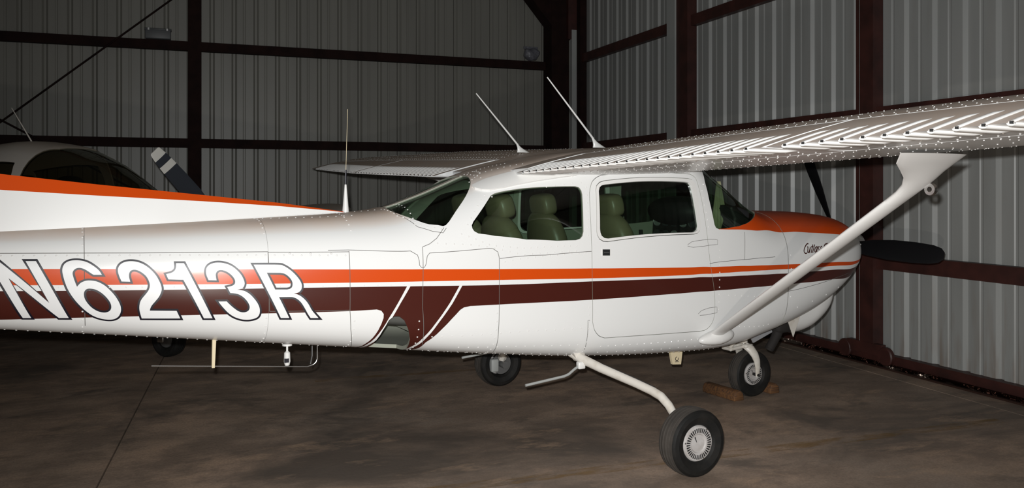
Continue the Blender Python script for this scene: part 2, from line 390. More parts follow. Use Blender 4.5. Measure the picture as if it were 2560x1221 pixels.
# worn yellow guide line
YEL = bpy.data.materials.new('worn_yellow_line'); YEL.use_nodes = True
nt = YEL.node_tree; b = nt.nodes['Principled BSDF']; b.inputs['Base Color'].default_value = (.30, .16, .022, 1); b.inputs['Roughness'].default_value = .7
g = nt.nodes.new('ShaderNodeNewGeometry'); mp = nt.nodes.new('ShaderNodeMapping'); mp.inputs['Scale'].default_value = (1.3, 5, 1); nz = nt.nodes.new('ShaderNodeTexNoise')
nz.inputs['Scale'].default_value = 2.3; nz.inputs['Detail'].default_value = 9; nz.inputs['Roughness'].default_value = .72
mr = nt.nodes.new('ShaderNodeMapRange'); mr.inputs['From Min'].default_value = .44; mr.inputs['From Max'].default_value = .60; mr.inputs['To Max'].default_value = .38
nt.links.new(g.outputs['Position'], mp.inputs[0]); nt.links.new(mp.outputs[0], nz.inputs['Vector']); nt.links.new(nz.outputs['Fac'], mr.inputs['Value']); nt.links.new(mr.outputs[0], b.inputs['Alpha'])
mb = MB(); mb.add([(.4, 4.28, .0012), (5.2, 4.20, .0012), (5.2, 4.31, .0012), (.4, 4.39, .0012)], [(0, 1, 2, 3)]); mb.build('painted_line', YEL, floor)
mb = MB(); mb.add([(.9, 7.10, .0012), (2.6, 7.06, .0012), (2.6, 7.15, .0012), (.9, 7.19, .0012)], [(0, 1, 2, 3)]); mb.build('painted_line', YEL, floor)
# --- ribbed wall sheets
RIB = []
for k in range(3):
    o = k*.305
    RIB += [(o, 0), (o+.010, .0), (o+.036, .032), (o+.060, .032), (o+.086, 0), (o+.168, 0), (o+.178, .007), (o+.196, .007), (o+.206, 0)]
RIB += [(.915, 0)]
def sheet_mesh(name, h, m):
    n = len(RIB); me = bpy.data.meshes.new(name)
    me.from_pydata([(x, d, 0) for x, d in RIB]+[(x, d, h) for x, d in RIB], [], [(i, i+1, n+i+1, n+i) for i in range(n-1)]); me.materials.append(m); me.update(); return me
sb = sheet_mesh('wall_sheet', HT+.3, WALLM); sd = sheet_mesh('door_sheet', HT+.3-.1, DOORM)
wb = empty('wall_back', (0, YW, 0)); tag(wb, 'ribbed pale metal back wall of the hangar', kind='structure')
x = XW+.05-.915
while x > X0-.8:
    o = link(bpy.data.objects.new('wall_panel', sb), wb); o.location = (x, 0, 0); x -= .915
def channel(name, p, q, parent, m=STEEL, depth=.10, h=.13, face='y'):
    """C-section girt from p to q (parent space), web towards the room, lips top and bottom"""
    mb = MB(); t = .012
    if face == 'y':
        x0, x1, y, z = p[0], q[0], p[1], p[2]
        mb.box((x0, y-depth, z), (x1, y-depth+t, z+h)); mb.box((x0, y-depth+t, z+h-t), (x1, y, z+h)); mb.box((x0, y-depth+t, z), (x1, y, z+t))
    else:
        y0, y1, x, z = p[1], q[1], p[0], p[2]
        mb.box((x-depth, y0, z), (x-depth+t, y1, z+h)); mb.box((x-depth+t, y0, z+h-t), (x, y1, z+h)); mb.box((x-depth+t, y0, z), (x, y1, z+t))
    return mb.build(name, m, parent)
def icolumn(name, c, w_, d_, h, parent, m=STEEL):
    mb = MB(); t = .014; x, y = c
    mb.box((x-w_/2, y-d_, 0), (x+w_/2, y-d_+t, h)); mb.box((x-w_/2, y-t, 0), (x+w_/2, y, h)); mb.box((x-t/2, y-d_+t, 0), (x+t/2, y-t, h))
    return mb.build(name, m, parent)
for z in (.93, 2.20, 3.58):
    for a, b_ in ((X0, -6.2), (-6.0, -.16), (.02, 5.36)): channel('girt', (a, -.004, z), (b_, 0, z), wb, STEELB)
for cx in (-6.1, -.07): icolumn('steel_column', (cx, -.004), .18, .16, HT+.2, wb, STEELB)
mb = MB(); mb.tube([(-.12, -.17, 4.49), (-2.49, -.17, 2.47), (-6.05, -.17, -.0+.05)], .013, 6); mb.build('brace_rod', STEELB, wb)
mb = MB(); mb.tube([(-6.05, -.19, 4.55+.2), (-2.49, -.19, 2.54), (-.15, -.19, 1.2)], .013, 6); mb.build('brace_rod', STEELB, wb)
# corner frame with knee haunch
mb = MB(); mb.box((5.34, -.36, 0), (5.645, -.01, HT+.2)); o = mb.build('corner_column', STEELB, wb)
mb = MB(); mb.prism([(5.36, -.355, 4.25), (5.36, -.355, HT+.2), (4.55, -.355, HT+.2)], (0, .3, 0)); mb.build('knee_plate', STEELB, wb)
mb = MB(); mb.tube([(4.7, -.2, 4.85), (5.36, -.2, 4.58)], .02, 6); mb.build('knee_brace', STEELB, wb)
# --- right wall: ribbed sliding doors
wr = empty('wall_right', (XW, 0, 0)); tag(wr, 'ribbed grey metal sliding door wall beside the nose', kind='structure')
y = Y0
while y < YW-.35:
    o = link(bpy.data.objects.new('door_panel', sd), wr); o.location = (0, y+.915, .1); o.rotation_euler = (0, 0, R(-90)); y += .915
for z in (.88, 2.22, 3.66):
    for a, b_ in ((Y0, 3.0), (3.15, 6.0), (6.24, 9.07), (9.34, 12.28)): channel('girt', (-.004, a, z), (0, b_, z), wr, face='x', depth=.085, h=.135)
mb = MB(); mb.box((-.10, 6.18, .10), (-.004, 6.235, HT)); mb.build('door_stile', STEEL, wr)
mb = MB(); mb.box((-.12, 6.0, .10), (-.004, 6.165, HT)); mb.build('door_stile', STEEL, wr)
mb = MB(); mb.box((-.112, 6.168, .10), (-.10, 6.178, HT)); mb.build('door_edge_strip', GALV, wr)
mb = MB(); mb.box((-.10, 3.0, .10), (-.004, 3.15, HT)); mb.build('door_stile', STEEL, wr)
mb = MB(); mb.box((-.14, 9.07, .10), (-.004, 9.33, HT)); mb.build('door_stile', STEEL, wr)
mb = MB(); mb.box((-.16, 9.335, .10), (-.004, 9.53, HT)); mb.build('pale_post', GALV, wr)
mb = MB(); mb.box((-.118, 12.27, .0), (-.004, 12.40, HT)); mb.build('door_stile', STEELB, wr)
mb = MB(); mb.box((-.205, 12.40, .0), (-.122, 12.48, 4.20)); mb.build('pale_post', GALV, wr)
mb = MB(); mb.box((-.26, 12.42, 4.05), (-.0, 12.52, HT)); mb.build('door_hood', STEEL, wr)
# bottom channel, rollers and rails
mb = MB(); mb.box((-.075, Y0, .035), (.03, 12.4, .115)); mb.build('bottom_channel', STEEL, wr)
RAILM = mat('worn_rail', (.85, .70, .60), .40, metal=1, noise=(4, (.05, .022, .016), .40, .47, (1, .5, 1)), bump=(4.5, 1.0, .6))
DRAIL = mat('dark_rail', (.045, .022, .016), .5, metal=.3)
mb = MB(); mb.tube([(-.105, Y0, .026), (-.105, 12.3, .026)], .02, 8); mb.build('floor_rail', RAILM, wr, smooth=True)
mb = MB(); mb.box((-.155, Y0, .0), (-.075, 12.3, .014)); mb.build('rail_base', DRAIL, wr)
for yy in (5.86, 6.36):
    mb = MB(); mb.lathe([(.0, -.13), (.075, -.13), (.085, -.12), (.085, -.09), (.075, -.08), (.0, -.08)], (0, yy, .105), 'x', 20); mb.build('door_roller', STEEL, wr, smooth=True)
mb = MB(); mb.box((-.125, 5.9, .10), (-.07, 6.32, .20)); mb.build('roller_bracket', STEEL, wr)
# --- remaining shell outside the frame
sl = sheet_mesh('side_sheet', HT+.3, WALLM)
wl_ = empty('wall_left', (X0, 0, 0)); tag(wl_, 'ribbed metal side wall of the hangar', kind='structure')
y = Y0
while y < YW: o = link(bpy.data.objects.new('wall_panel', sl), wl_); o.location = (0, y, 0); o.rotation_euler = (0, 0, R(90)); y += .915
wf = empty('wall_front', (0, Y0, 0)); tag(wf, 'ribbed metal wall behind the photographer', kind='structure')
x = X0
while x < XW: o = link(bpy.data.objects.new('wall_panel', sl), wf); o.location = (x+.915, 0, 0); o.rotation_euler = (0, 0, R(180)); x += .915
mb = MB(); mb.box((X0-.1, Y0-.1, HT+.2), (XW+.3, YW+.2, HT+.26)); o = mb.build('ceiling', WALLM); tag(o, 'metal hangar roof deck', kind='structure')
for yy in (1.2, 6.6, 12.5):
    mb = MB(); mb.box((X0, yy-.09, HT-.14), (XW-.02, yy+.09, HT+.2)); mb.build('roof_beam', STEEL, o)
# --- things resting on the girts
BOXG = mat('grey_fixture', (.10, .105, .11), .5)
f = empty('wall_light', (-.55, YW-.12, 3.71)); tag(f, 'small grey box light fixture resting on the upper girt left of the column', 'light fixture')
mb = MB(); mb.box((-.165, -.07, 0), (.165, .07, .14)); bevel(mb.build('housing', BOXG, f), .012, 2)
mb = MB(); mb.box((-.175, -.075, .12), (.175, .06, .145)); bevel(mb.build('lid', BOXG, f), .006, 1)
for sx in (-.12, .12): mb = MB(); mb.box((sx-.01, -.082, .115), (sx+.01, -.07, .145)); mb.build('latch', CHROME, f)
f = empty('sealed_bag', (5.07, YW-.15, 3.71)); tag(f, 'crumpled grey plastic bag on the upper girt by the corner column', 'bag')
blob('bag_body', (0, -.0, .10), (.13, .07, .10), 2.6, mat('grey_bag', (.13, .13, .15), .35, bump=(14, 1.0, .03)), f, warp=lambda p: (p.x*(1+.25*p.z/.1*.6)+.01*math.sin(40*p.z), p.y+.012*math.sin(31*p.x+20*p.z), p.z+.008*math.sin(45*p.x)))
mb = MB(); mb.box((-.14, -.012, .185), (.11, .0, .225)); mb.build('bag_fold', MATS['grey_bag'], f)
# ---- traced outlines of the lettering and seams on the fuselage skin (x, u)
GLYPHS={
'N':[[(-3.4374,0.6377,1),(-3.3925,0.6366,1),(-3.1788,0.3952,1),(-3.2799,0.6337,1),(-3.2358,0.6326,1),(-3.095,0.3094,1),(-3.1374,0.3061,1),(-3.3507,0.5353,1),(-3.2565,0.2961,1),(-3.2922,0.2929,1)],],
'6':[[(-2.9492,0.5536,1),(-2.962,0.576,0),(-2.9827,0.5973,0),(-3.0113,0.619,0),(-3.0398,0.6303,0),(-3.0682,0.6334,0),(-3.0934,0.6289,0),(-3.1106,0.6173,0),(-3.1199,0.5996,0),(-3.123,0.5778,0),(-3.1198,0.5519,0),(-3.1121,0.5162,0),(-3.0996,0.4767,0),(-3.0808,0.4375,0),(-3.0556,0.3985,0),(-3.024,0.3613,0),(-2.9888,0.3315,0),(-2.9533,0.3161,0),(-2.9177,0.3118,0),(-2.8918,0.3182,0),(-2.8741,0.3344,0),(-2.8646,0.3595,0),(-2.8639,0.3831,0),(-2.8715,0.4095,0),(-2.8895,0.4429,0),(-2.9122,0.4725,0),(-2.9379,0.4985,0),(-2.9668,0.5164,0),(-2.9923,0.5228,0),(-3.0177,0.5227,0),(-3.0399,0.5128,0),(-3.0525,0.4991,0),(-3.0588,0.4892,1),(-3.0667,0.5126,0),(-3.0745,0.54,0),(-3.0783,0.5636,0),(-3.0729,0.5792,0),(-3.0619,0.5888,0),(-3.0462,0.5913,0),(-3.0272,0.5845,0),(-3.0082,0.5708,0),(-2.9939,0.5592,0),(-2.9859,0.5538,1)],[(-3.0288,0.4508,0),(-3.0256,0.4664,0),(-3.0161,0.4775,0),(-3.0003,0.4804,0),(-2.9764,0.4751,0),(-2.9508,0.4584,0),(-2.9282,0.4343,0),(-2.912,0.4081,0),(-2.9071,0.3851,0),(-2.9118,0.3671,0),(-2.9247,0.3563,0),(-2.944,0.3532,0),(-2.9697,0.3601,0),(-2.9954,0.3791,0),(-3.0145,0.4042,0),(-3.0256,0.4274,0)],],
'2':[[(-2.8611,0.5191,1),(-2.8216,0.5182,1),(-2.8268,0.5391,0),(-2.8273,0.5565,0),(-2.8228,0.5696,0),(-2.8137,0.5767,0),(-2.8006,0.5786,0),(-2.7823,0.5729,0),(-2.7639,0.5605,0),(-2.7482,0.5447,0),(-2.7376,0.5248,0),(-2.7323,0.5049,0),(-2.7337,0.4879,0),(-2.7402,0.4721,0),(-2.7534,0.4532,0),(-2.7665,0.4356,0),(-2.7756,0.4179,0),(-2.7794,0.3972,0),(-2.7792,0.3762,0),(-2.7749,0.3549,0),(-2.7678,0.329,1),(-2.5878,0.3393,1),(-2.6063,0.3777,1),(-2.7316,0.3738,1),(-2.7286,0.3873,0),(-2.7214,0.4023,0),(-2.7056,0.423,0),(-2.6898,0.4447,0),(-2.6805,0.466,0),(-2.677,0.4829,0),(-2.6805,0.5025,0),(-2.6899,0.5249,0),(-2.7031,0.5488,0),(-2.7216,0.5715,0),(-2.7426,0.5915,0),(-2.7662,0.6077,0),(-2.7924,0.6183,0),(-2.8185,0.6219,0),(-2.842,0.6195,0),(-2.8603,0.611,0),(-2.872,0.598,0),(-2.8773,0.5818,0),(-2.876,0.5627,0),(-2.8696,0.5406,0)],],
'1':[[(-2.6093,0.6075,1),(-2.5721,0.6068,1),(-2.4329,0.3477,1),(-2.4746,0.3457,1),(-2.5755,0.5284,1),(-2.6457,0.53,1),(-2.6564,0.5556,1),(-2.6389,0.5596,0),(-2.6254,0.565,0),(-2.6146,0.5746,0),(-2.6096,0.5882,0),(-2.6089,0.5992,0)],],
'3':[[(-2.4547,0.5267,1),(-2.4158,0.526,1),(-2.4191,0.5412,0),(-2.4199,0.5544,0),(-2.4142,0.5661,0),(-2.4044,0.572,0),(-2.3904,0.5729,0),(-2.3708,0.5676,0),(-2.3512,0.5566,0),(-2.3343,0.5411,0),(-2.3253,0.5256,0),(-2.3259,0.5127,0),(-2.3329,0.505,0),(-2.3457,0.4997,0),(-2.364,0.4957,1),(-2.3484,0.4687,1),(-2.3286,0.4676,0),(-2.3059,0.4628,0),(-2.2831,0.4504,0),(-2.2643,0.4328,0),(-2.2535,0.415,0),(-2.2523,0.4022,0),(-2.2577,0.3916,0),(-2.2704,0.3846,0),(-2.2875,0.3827,0),(-2.3076,0.3873,0),(-2.3307,0.4012,0),(-2.3508,0.4165,0),(-2.3665,0.4305,1),(-2.4066,0.429,1),(-2.3958,0.4153,0),(-2.3786,0.3971,0),(-2.3554,0.3763,0),(-2.3264,0.3595,0),(-2.2917,0.3498,0),(-2.26,0.3484,0),(-2.2316,0.3537,0),(-2.2119,0.3626,0),(-2.2024,0.3763,0),(-2.2001,0.392,0),(-2.2035,0.4086,0),(-2.214,0.4275,0),(-2.2315,0.4474,0),(-2.2517,0.4649,0),(-2.2746,0.4773,0),(-2.2975,0.4827,0),(-2.3173,0.4835,1),(-2.3003,0.4872,0),(-2.2875,0.4925,0),(-2.2798,0.5027,0),(-2.2781,0.5155,0),(-2.2832,0.5307,0),(-2.2946,0.5499,0),(-2.3143,0.5704,0),(-2.3394,0.5887,0),(-2.3674,0.6007,0),(-2.3981,0.6065,0),(-2.4261,0.6056,0),(-2.4485,0.5981,0),(-2.4626,0.585,0),(-2.467,0.5678,0),(-2.4644,0.5493,0)],],
'R':[[(-2.2323,0.5949,1),(-2.1057,0.5926,0),(-2.0794,0.5871,0),(-2.0531,0.5742,0),(-2.0266,0.5558,0),(-2.0029,0.534,0),(-1.9895,0.516,0),(-1.9856,0.5016,0),(-1.9894,0.4872,0),(-1.9999,0.4775,0),(-2.0118,0.473,0),(-2.0291,0.4712,1),(-2.0118,0.4677,0),(-1.9909,0.4595,0),(-1.9697,0.4454,0),(-1.9514,0.4277,0),(-1.9295,0.3992,0),(-1.8952,0.3694,1),(-1.937,0.3681,1),(-1.9531,0.3863,0),(-1.9722,0.4128,0),(-1.9906,0.4342,0),(-2.0117,0.4484,0),(-2.0326,0.4549,0),(-2.0504,0.4556,1),(-2.1041,0.4544,1),(-2.0483,0.3645,1),(-2.092,0.363,1)],[(-2.1664,0.5592,1),(-2.0976,0.5582,1),(-2.0741,0.5537,0),(-2.0535,0.5414,0),(-2.0387,0.5256,0),(-2.0342,0.5111,0),(-2.0372,0.4978,0),(-2.0476,0.4904,0),(-2.0624,0.4872,1),(-2.1236,0.4867,1)],],
}
SCRIPT=[
[(1.6862,0.627),(1.6734,0.6274),(1.6542,0.6208),(1.6352,0.6085),(1.6271,0.597),(1.633,0.5884),(1.645,0.5851),(1.6563,0.5862)],
[(1.6674,0.6112),(1.6742,0.6124),(1.6653,0.5911),(1.669,0.5865),(1.6812,0.5912),(1.7005,0.6103)],
[(1.7005,0.6103),(1.6856,0.588),(1.69,0.5842)],
[(1.7309,0.6198),(1.7045,0.5878),(1.7093,0.5843)],
[(1.7078,0.61),(1.7327,0.6093)],
[(1.7509,0.6182),(1.7197,0.5864),(1.7246,0.5832)],
[(1.7777,0.6061),(1.7562,0.6036),(1.7424,0.5928),(1.7417,0.5844),(1.7523,0.5835),(1.7772,0.6047)],
[(1.7772,0.6047),(1.7631,0.5832),(1.7683,0.5795)],
[(1.8011,0.6031),(1.7903,0.604),(1.7841,0.5977),(1.7899,0.5886),(1.7848,0.5805),(1.772,0.5782)],
[(1.8297,0.6024),(1.8178,0.6027),(1.8107,0.5968),(1.8156,0.5877),(1.8079,0.5791),(1.7963,0.5766)],
[(1.8573,0.5926),(1.8506,0.5984),(1.8622,0.6077),(1.8858,0.6115),(1.9079,0.6094),(1.9092,0.6044),(1.896,0.598),(1.8771,0.5945)],
[(1.8899,0.6091),(1.8628,0.5877),(1.8473,0.5717)],
[(1.8788,0.5943),(1.8911,0.582),(1.8971,0.5688),(1.9089,0.5653)],
[(1.9942,0.6017),(1.9766,0.6042),(1.9515,0.5975),(1.9303,0.5827),(1.9256,0.5696),(1.9369,0.5623),(1.9569,0.5631),(1.9706,0.577)],
[(1.953,0.5796),(1.9781,0.5778)],
]
SEAMS={
'a':[(-0.8509,0.5398),(-0.851,0.3857),(-0.8511,0.3139),(-0.8431,0.253),(-0.8358,0.2122)],
'b':[(-0.8509,0.5398),(-0.8597,0.56),(-0.8891,0.5736),(-0.9172,0.5783),(-1.2745,0.6077),(-1.2896,0.5985),(-1.2981,0.5701),(-1.3067,0.5599),(-1.3245,0.561),(-1.3362,0.5703),(-1.3378,0.589),(-1.3461,0.6085),(-1.3856,0.6277),(-1.7323,0.6471),(-1.8424,0.6484)],
'c':[(-1.3136,0.6347),(-1.3186,0.4166),(-1.3009,0.2978),(-1.2907,0.2521)],
'd':[(-1.3136,0.6347),(-1.271,0.6403),(-1.2266,0.6549),(-1.1775,0.6866)],
'e':[(-1.7295,0.6428),(-1.7278,0.4027),(-1.7162,0.325),(-1.6325,0.0493)],
'f':[(-2.1565,0.6486),(-2.1583,0.5285),(-2.1509,0.3908)],
'g':[(-2.1565,0.6486),(-1.9704,0.6438),(-1.7285,0.6394)],
'h':[(-2.1509,0.3908),(-1.9314,0.3984),(-1.7256,0.406)],
'i':[(-0.847,0.5381),(-0.5461,0.5248),(-0.2253,0.5208)],
'j':[(0.7168,0.4856),(1.0355,0.5395),(1.1835,0.5666),(1.3286,0.5832)],
'k':[(1.0428,0.638),(1.0325,0.539)],
'l':[(1.9073,0.9652),(1.4993,0.6967),(1.4495,0.4452),(1.4582,0.3261)],
'm':[(1.4501,0.4345),(1.9887,0.4205),(2.1701,0.407)],
'n':[(-0.2351,0.3211),(-0.2482,0.3214),(-0.2413,0.2569),(-0.2329,0.2243)],
'o':[(-1.3977,0.9962),(-1.4099,0.8088),(-1.3256,0.7155),(-1.2463,0.6833),(-1.187,0.6687),(-1.164,0.6828)],
'p':[(0.5262,0.534),(0.561,0.5435),(0.6455,0.5512),(0.7606,0.5666),(0.7868,0.5681),(0.7865,0.5536),(0.6596,0.5333),(0.5749,0.527),(0.5262,0.5301)],
'q':[(0.6195,0.3271),(0.647,0.3375),(0.7181,0.3488),(0.7831,0.3552),(0.7845,0.337),(0.6911,0.3257),(0.6342,0.3222)],
'r':[(-3.0279,0.7919),(-3.0269,0.5702),(-3.025,0.352),(-3.0229,0.2576)],
's':[(-3.3874,0.6851),(-2.7762,0.6634),(-2.1564,0.6504)],
}
FAIR=[(-0.9466, 0.8142), (-0.9414, 0.7961), (-0.9086, 0.7768), (-0.865, 0.7656), (-0.7816, 0.7572), (-0.6567, 0.7523), (-0.5006, 0.7487), (-0.3077, 0.7462), (-0.3049, 0.7512), (-0.6796, 0.7957), (-0.764, 0.8032), (-0.8611, 0.81)]
HANDLE=[(-0.145, 0.5245), (-0.0938, 0.5232), (-0.0938, 0.5057), (-0.145, 0.507)]
or_top=[(-3.386,0.5896),(-3.3105,0.5888),(-3.2339,0.5879),(-3.1562,0.5869),(-3.0774,0.5858),(-2.9975,0.5847),(-2.9165,0.5835),(-2.8344,0.5823),(-2.7512,0.5811),(-2.6667,0.5799),(-2.5811,0.5788),(-2.4942,0.5777),(-2.4061,0.5767),(-2.3166,0.5756),(-2.2258,0.5746),(-2.1335,0.5735),(-2.0399,0.5724),(-1.9448,0.5714),(-1.8482,0.5704),(-1.75,0.5693),(-1.6503,0.5678),(-1.5488,0.566),(-1.4456,0.563),(-1.3404,0.5559),(-1.2334,0.5454),(-1.1245,0.5345),(-1.0133,0.5225),(-0.8994,0.5101),(-0.7826,0.4992),(-0.6634,0.4901),(-0.5415,0.4837),(-0.4166,0.4783),(-0.288,0.4734),(-0.1553,0.4698),(-0.019,0.4669),(0.1207,0.4649),(0.2642,0.4644),(0.4118,0.4652),(0.5643,0.4671),(0.722,0.4759),(0.8844,0.4963),(1.0523,0.5194),(1.226,0.5422),(1.4064,0.5519),(1.5937,0.5419),(1.7907,0.5254),(2.0064,0.5026),(2.2647,0.4559)]
or_bot=[(-3.3859,0.4918),(-3.3104,0.4934),(-3.2339,0.495),(-3.1563,0.4965),(-3.0777,0.4979),(-2.9979,0.4993),(-2.9171,0.5006),(-2.8351,0.5019),(-2.752,0.5032),(-2.6677,0.5044),(-2.5822,0.5057),(-2.4954,0.5069),(-2.4074,0.5081),(-2.3181,0.5093),(-2.2274,0.5105),(-2.1352,0.5117),(-2.0417,0.5128),(-1.9467,0.5139),(-1.8503,0.515),(-1.7522,0.5158),(-1.6526,0.5164),(-1.5512,0.5166),(-1.4481,0.5158),(-1.343,0.5112),(-1.2361,0.5032),(-1.1272,0.4948),(-1.0161,0.485),(-0.9023,0.4748),(-0.7857,0.4656),(-0.6667,0.4578),(-0.545,0.4526),(-0.4202,0.4482),(-0.2919,0.4442),(-0.1594,0.4416),(-0.0234,0.4397),(0.1161,0.4388),(0.2593,0.4395),(0.4066,0.4413),(0.5588,0.4445),(0.7162,0.4539),(0.8782,0.4749),(1.0457,0.4983),(1.219,0.5218),(1.399,0.5323),(1.5858,0.523),(1.7821,0.5065),(1.997,0.4842),(2.2566,0.4369)]
br_top=[(-3.3859,0.457),(-3.3106,0.4597),(-3.2342,0.4622),(-3.1568,0.4646),(-3.0783,0.4671),(-2.9987,0.4696),(-2.918,0.472),(-2.8362,0.4744),(-2.7532,0.4768),(-2.6691,0.4791),(-2.5838,0.4813),(-2.4972,0.4835),(-2.4094,0.4856),(-2.3202,0.4877),(-2.2297,0.4897),(-2.1378,0.4917),(-2.0445,0.4935),(-1.9498,0.4952),(-1.8535,0.4969),(-1.7557,0.4982),(-1.6563,0.499),(-1.5552,0.4993),(-1.4523,0.4985),(-1.3476,0.4942),(-1.2409,0.4865),(-1.1323,0.4784),(-1.0215,0.4691),(-0.9081,0.4595),(-0.7919,0.4511),(-0.6732,0.4446),(-0.5519,0.4408),(-0.4276,0.438),(-0.2997,0.4353),(-0.1677,0.4334),(-0.0322,0.4319),(0.1068,0.431),(0.2495,0.4314),(0.3963,0.4329),(0.5478,0.4354),(0.7046,0.4427),(0.8659,0.4614),(1.0327,0.4825),(1.2052,0.5043),(1.3842,0.5139),(1.5702,0.5056),(1.7652,0.4895),(1.9786,0.4667),(2.2394,0.4169)]
br_bl0=[(-3.3887,0.2685),(-3.3096,0.2806),(-3.2296,0.2918),(-3.1485,0.3021),(-3.0664,0.3118),(-2.9832,0.3207),(-2.8989,0.3291),(-2.8135,0.3369),(-2.7268,0.3442),(-2.639,0.351),(-2.5499,0.3576),(-2.4595,0.3638),(-2.3678,0.3697),(-2.2746,0.3751),(-2.18,0.3801),(-2.0839,0.385),(-1.9864,0.3898),(-1.8872,0.3946),(-1.7865,0.3993),(-1.684,0.4046),(-1.5799,0.4105)]
br_br0=[(-1.0323,0.4014),(-0.9199,0.3961),(-0.8046,0.3911),(-0.687,0.3868),(-0.5667,0.3845),(-0.4435,0.3829),(-0.3168,0.3814),(-0.1862,0.3807),(-0.0519,0.3809),(0.0858,0.3818),(0.227,0.3838),(0.3722,0.3868),(0.5221,0.3905),(0.677,0.3969),(0.8366,0.414),(1.0014,0.434),(1.1719,0.4551),(1.3486,0.4657),(1.5325,0.46),(1.7255,0.4437),(1.938,0.4218),(2.2164,0.3653)]
topor0=[(0.7743,0.6025),(0.9495,0.629),(1.1394,0.6634),(1.3524,0.6943),(1.553,0.6935),(1.7471,0.6789),(1.9547,0.6607),(2.1973,0.6363)]
# ================================================================ the white, orange and brown aeroplane
AP = empty('airplane', (2.4346, 5.2612, 0), R(7.117))
tag(AP, 'white high-wing airplane with orange and brown stripes and large registration letters, in the foreground', 'airplane')
XS = np.concatenate([np.linspace(-5.7, 2.3, 301), np.linspace(2.31, 2.48, 35)])
FU = Loft(([-5.7,-5.2,-4.2,-3.4,-2.2,-1.35,-.87,-.2,.4,.8,1.2,1.46,1.75,2.0,2.2,2.33,2.41,2.46,2.48], [.03,.075,.16,.235,.375,.465,.505,.535,.54,.535,.525,.515,.5,.475,.44,.40,.35,.27,.2]),
 ([-5.7,-4.6,-3.4,-2.49,-1.73,-.8,-.3,.36,.87,1.15,1.32,1.46,1.7,1.95,2.15,2.3,2.4,2.46,2.48], [1.23,1.07,.907,.791,.695,.585,.53,.485,.47,.488,.52,.547,.603,.672,.758,.855,.955,1.03,1.07]),
 ([-5.7,-4.6,-3.4,-2.5,-2.0,-1.64,-1.45,-1.2,-1.0,-.88,-.7,-.5,-.2,.2,.6,.78,.9,1.0,1.1,1.25,1.36,1.44,1.6,1.9,2.1,2.25,2.36,2.43,2.46,2.48],
  [1.35,1.37,1.396,1.426,1.447,1.465,1.483,1.56,1.64,1.69,1.745,1.785,1.845,1.88,1.855,1.80,1.74,1.68,1.61,1.515,1.465,1.445,1.44,1.43,1.415,1.395,1.36,1.30,1.25,1.2]),
 ([-5.7,-3.4,-1.7,-.8,.8,1.46,2.0,2.3,2.48], [2.2,2.8,3.6,4.6,5,4,3,2.5,2.2]),
 ([-5.7,-3.4,-1.9,-1.4,-.9,-.4,.6,.9,1.2,1.46,2.0,2.3,2.48], [2.2,2.6,2.8,3.0,3.6,5,5,3.6,3.0,2.8,2.6,2.4,2.2]),
 ([-5.7,-3.4,-1.5,-.8,.8,1.46,2.0,2.3,2.48], [1.3,1.16,1.08,1.05,1.05,1.04,1.08,1.1,1.12]), XS)
FIRE = 1.46
mir = lambda l: [(p[0], 2-p[1]) for p in l][::-1]
# paint scheme
or_top = [(-5.6,.60)]+or_top+[(2.40,.43)]; or_bot = [(-5.6,.47)]+or_bot+[(2.40,.413)]; br_top = [(-5.6,.43)]+br_top+[(2.40,.392)]
br_bl = [(-5.6,.15)]+br_bl0+[(-1.5546,.4059),(-1.5404,.3933),(-1.5405,.3772),(-1.5507,.3523),(-1.564,.3257),(-1.5861,.2874),(-1.612,.245),(-1.64,.17)]
br_br = [(-1.33,.17),(-1.305,.215),(-1.2781,.2722),(-1.1987,.3292),(-1.1421,.3653),(-1.0943,.3926),(-1.0721,.3994)]+br_br0+[(2.40,.335)]
def fine(l, n=240):     # smooth the long stripe edges
    a = np.array(l); f = pchip(a[:, 0], a[:, 1]); x = np.linspace(a[0, 0], a[-1, 0], n); return list(zip(x.tolist(), f(x).tolist()))
ot, ob_, bt = fine(or_top), fine(or_bot), fine(br_top)
nb = len(br_bl0)+1; brr = br_br[:7]+fine(br_br[7:], 120); bll = fine(br_bl[:nb], 90)+br_bl[nb:]
P_OR = ot+ob_[::-1]; P_BR = bt+brr[::-1]+bll[::-1]
P_S1 = [(-1.4029,.505),(-1.4599,.4366),(-1.5096,.3776),(-1.5574,.3099),(-1.602,.24),(-1.625,.17),(-1.61,.17),(-1.588,.236),(-1.5424,.3045),(-1.4944,.3754),(-1.4459,.4349),(-1.383,.504)]
P_S2 = [(-1.091,.483),(-1.1561,.4213),(-1.2377,.3532),(-1.2986,.2978),(-1.345,.243),(-1.38,.17),(-1.36,.17),(-1.328,.239),(-1.2833,.2939),(-1.2221,.3526),(-1.1402,.4188),(-1.0737,.482)]
to = fine([(.80,.6035)]+[q for q in topor0 if q[0] > .82]+[(2.3825,.6217),(2.48,.615)], 90)
P_TOP = to+[(2.48, 2-.615)]+[(a, 2-b_) for a, b_ in to[::-1]]
PAINT = [(P_OR, 1), (P_BR, 2), (P_S1, 0), (P_S2, 0), (mir(P_OR), 1), (mir(P_BR), 2), (mir(P_S1), 0), (mir(P_S2), 0), (P_TOP, 1)]
DOOR = smooth_poly([(-.2315,.6681),(-.2143,.7107),(-.1841,.7285),(-.1311,.7389),(-.0518,.7405),(.5839,.7489,1),(.6232,.7396),(.6372,.716,1),(.6888,.5861),(.7168,.4982),(.7558,.4049),(.7624,.3384),(.7459,.3037),(.7017,.281),(.6468,.2732,1),(.2525,.2687),(-.1114,.2658,1),(-.1569,.2736),(-.1947,.292),(-.2132,.3167,1),(-.2209,.5161,1)], 3)
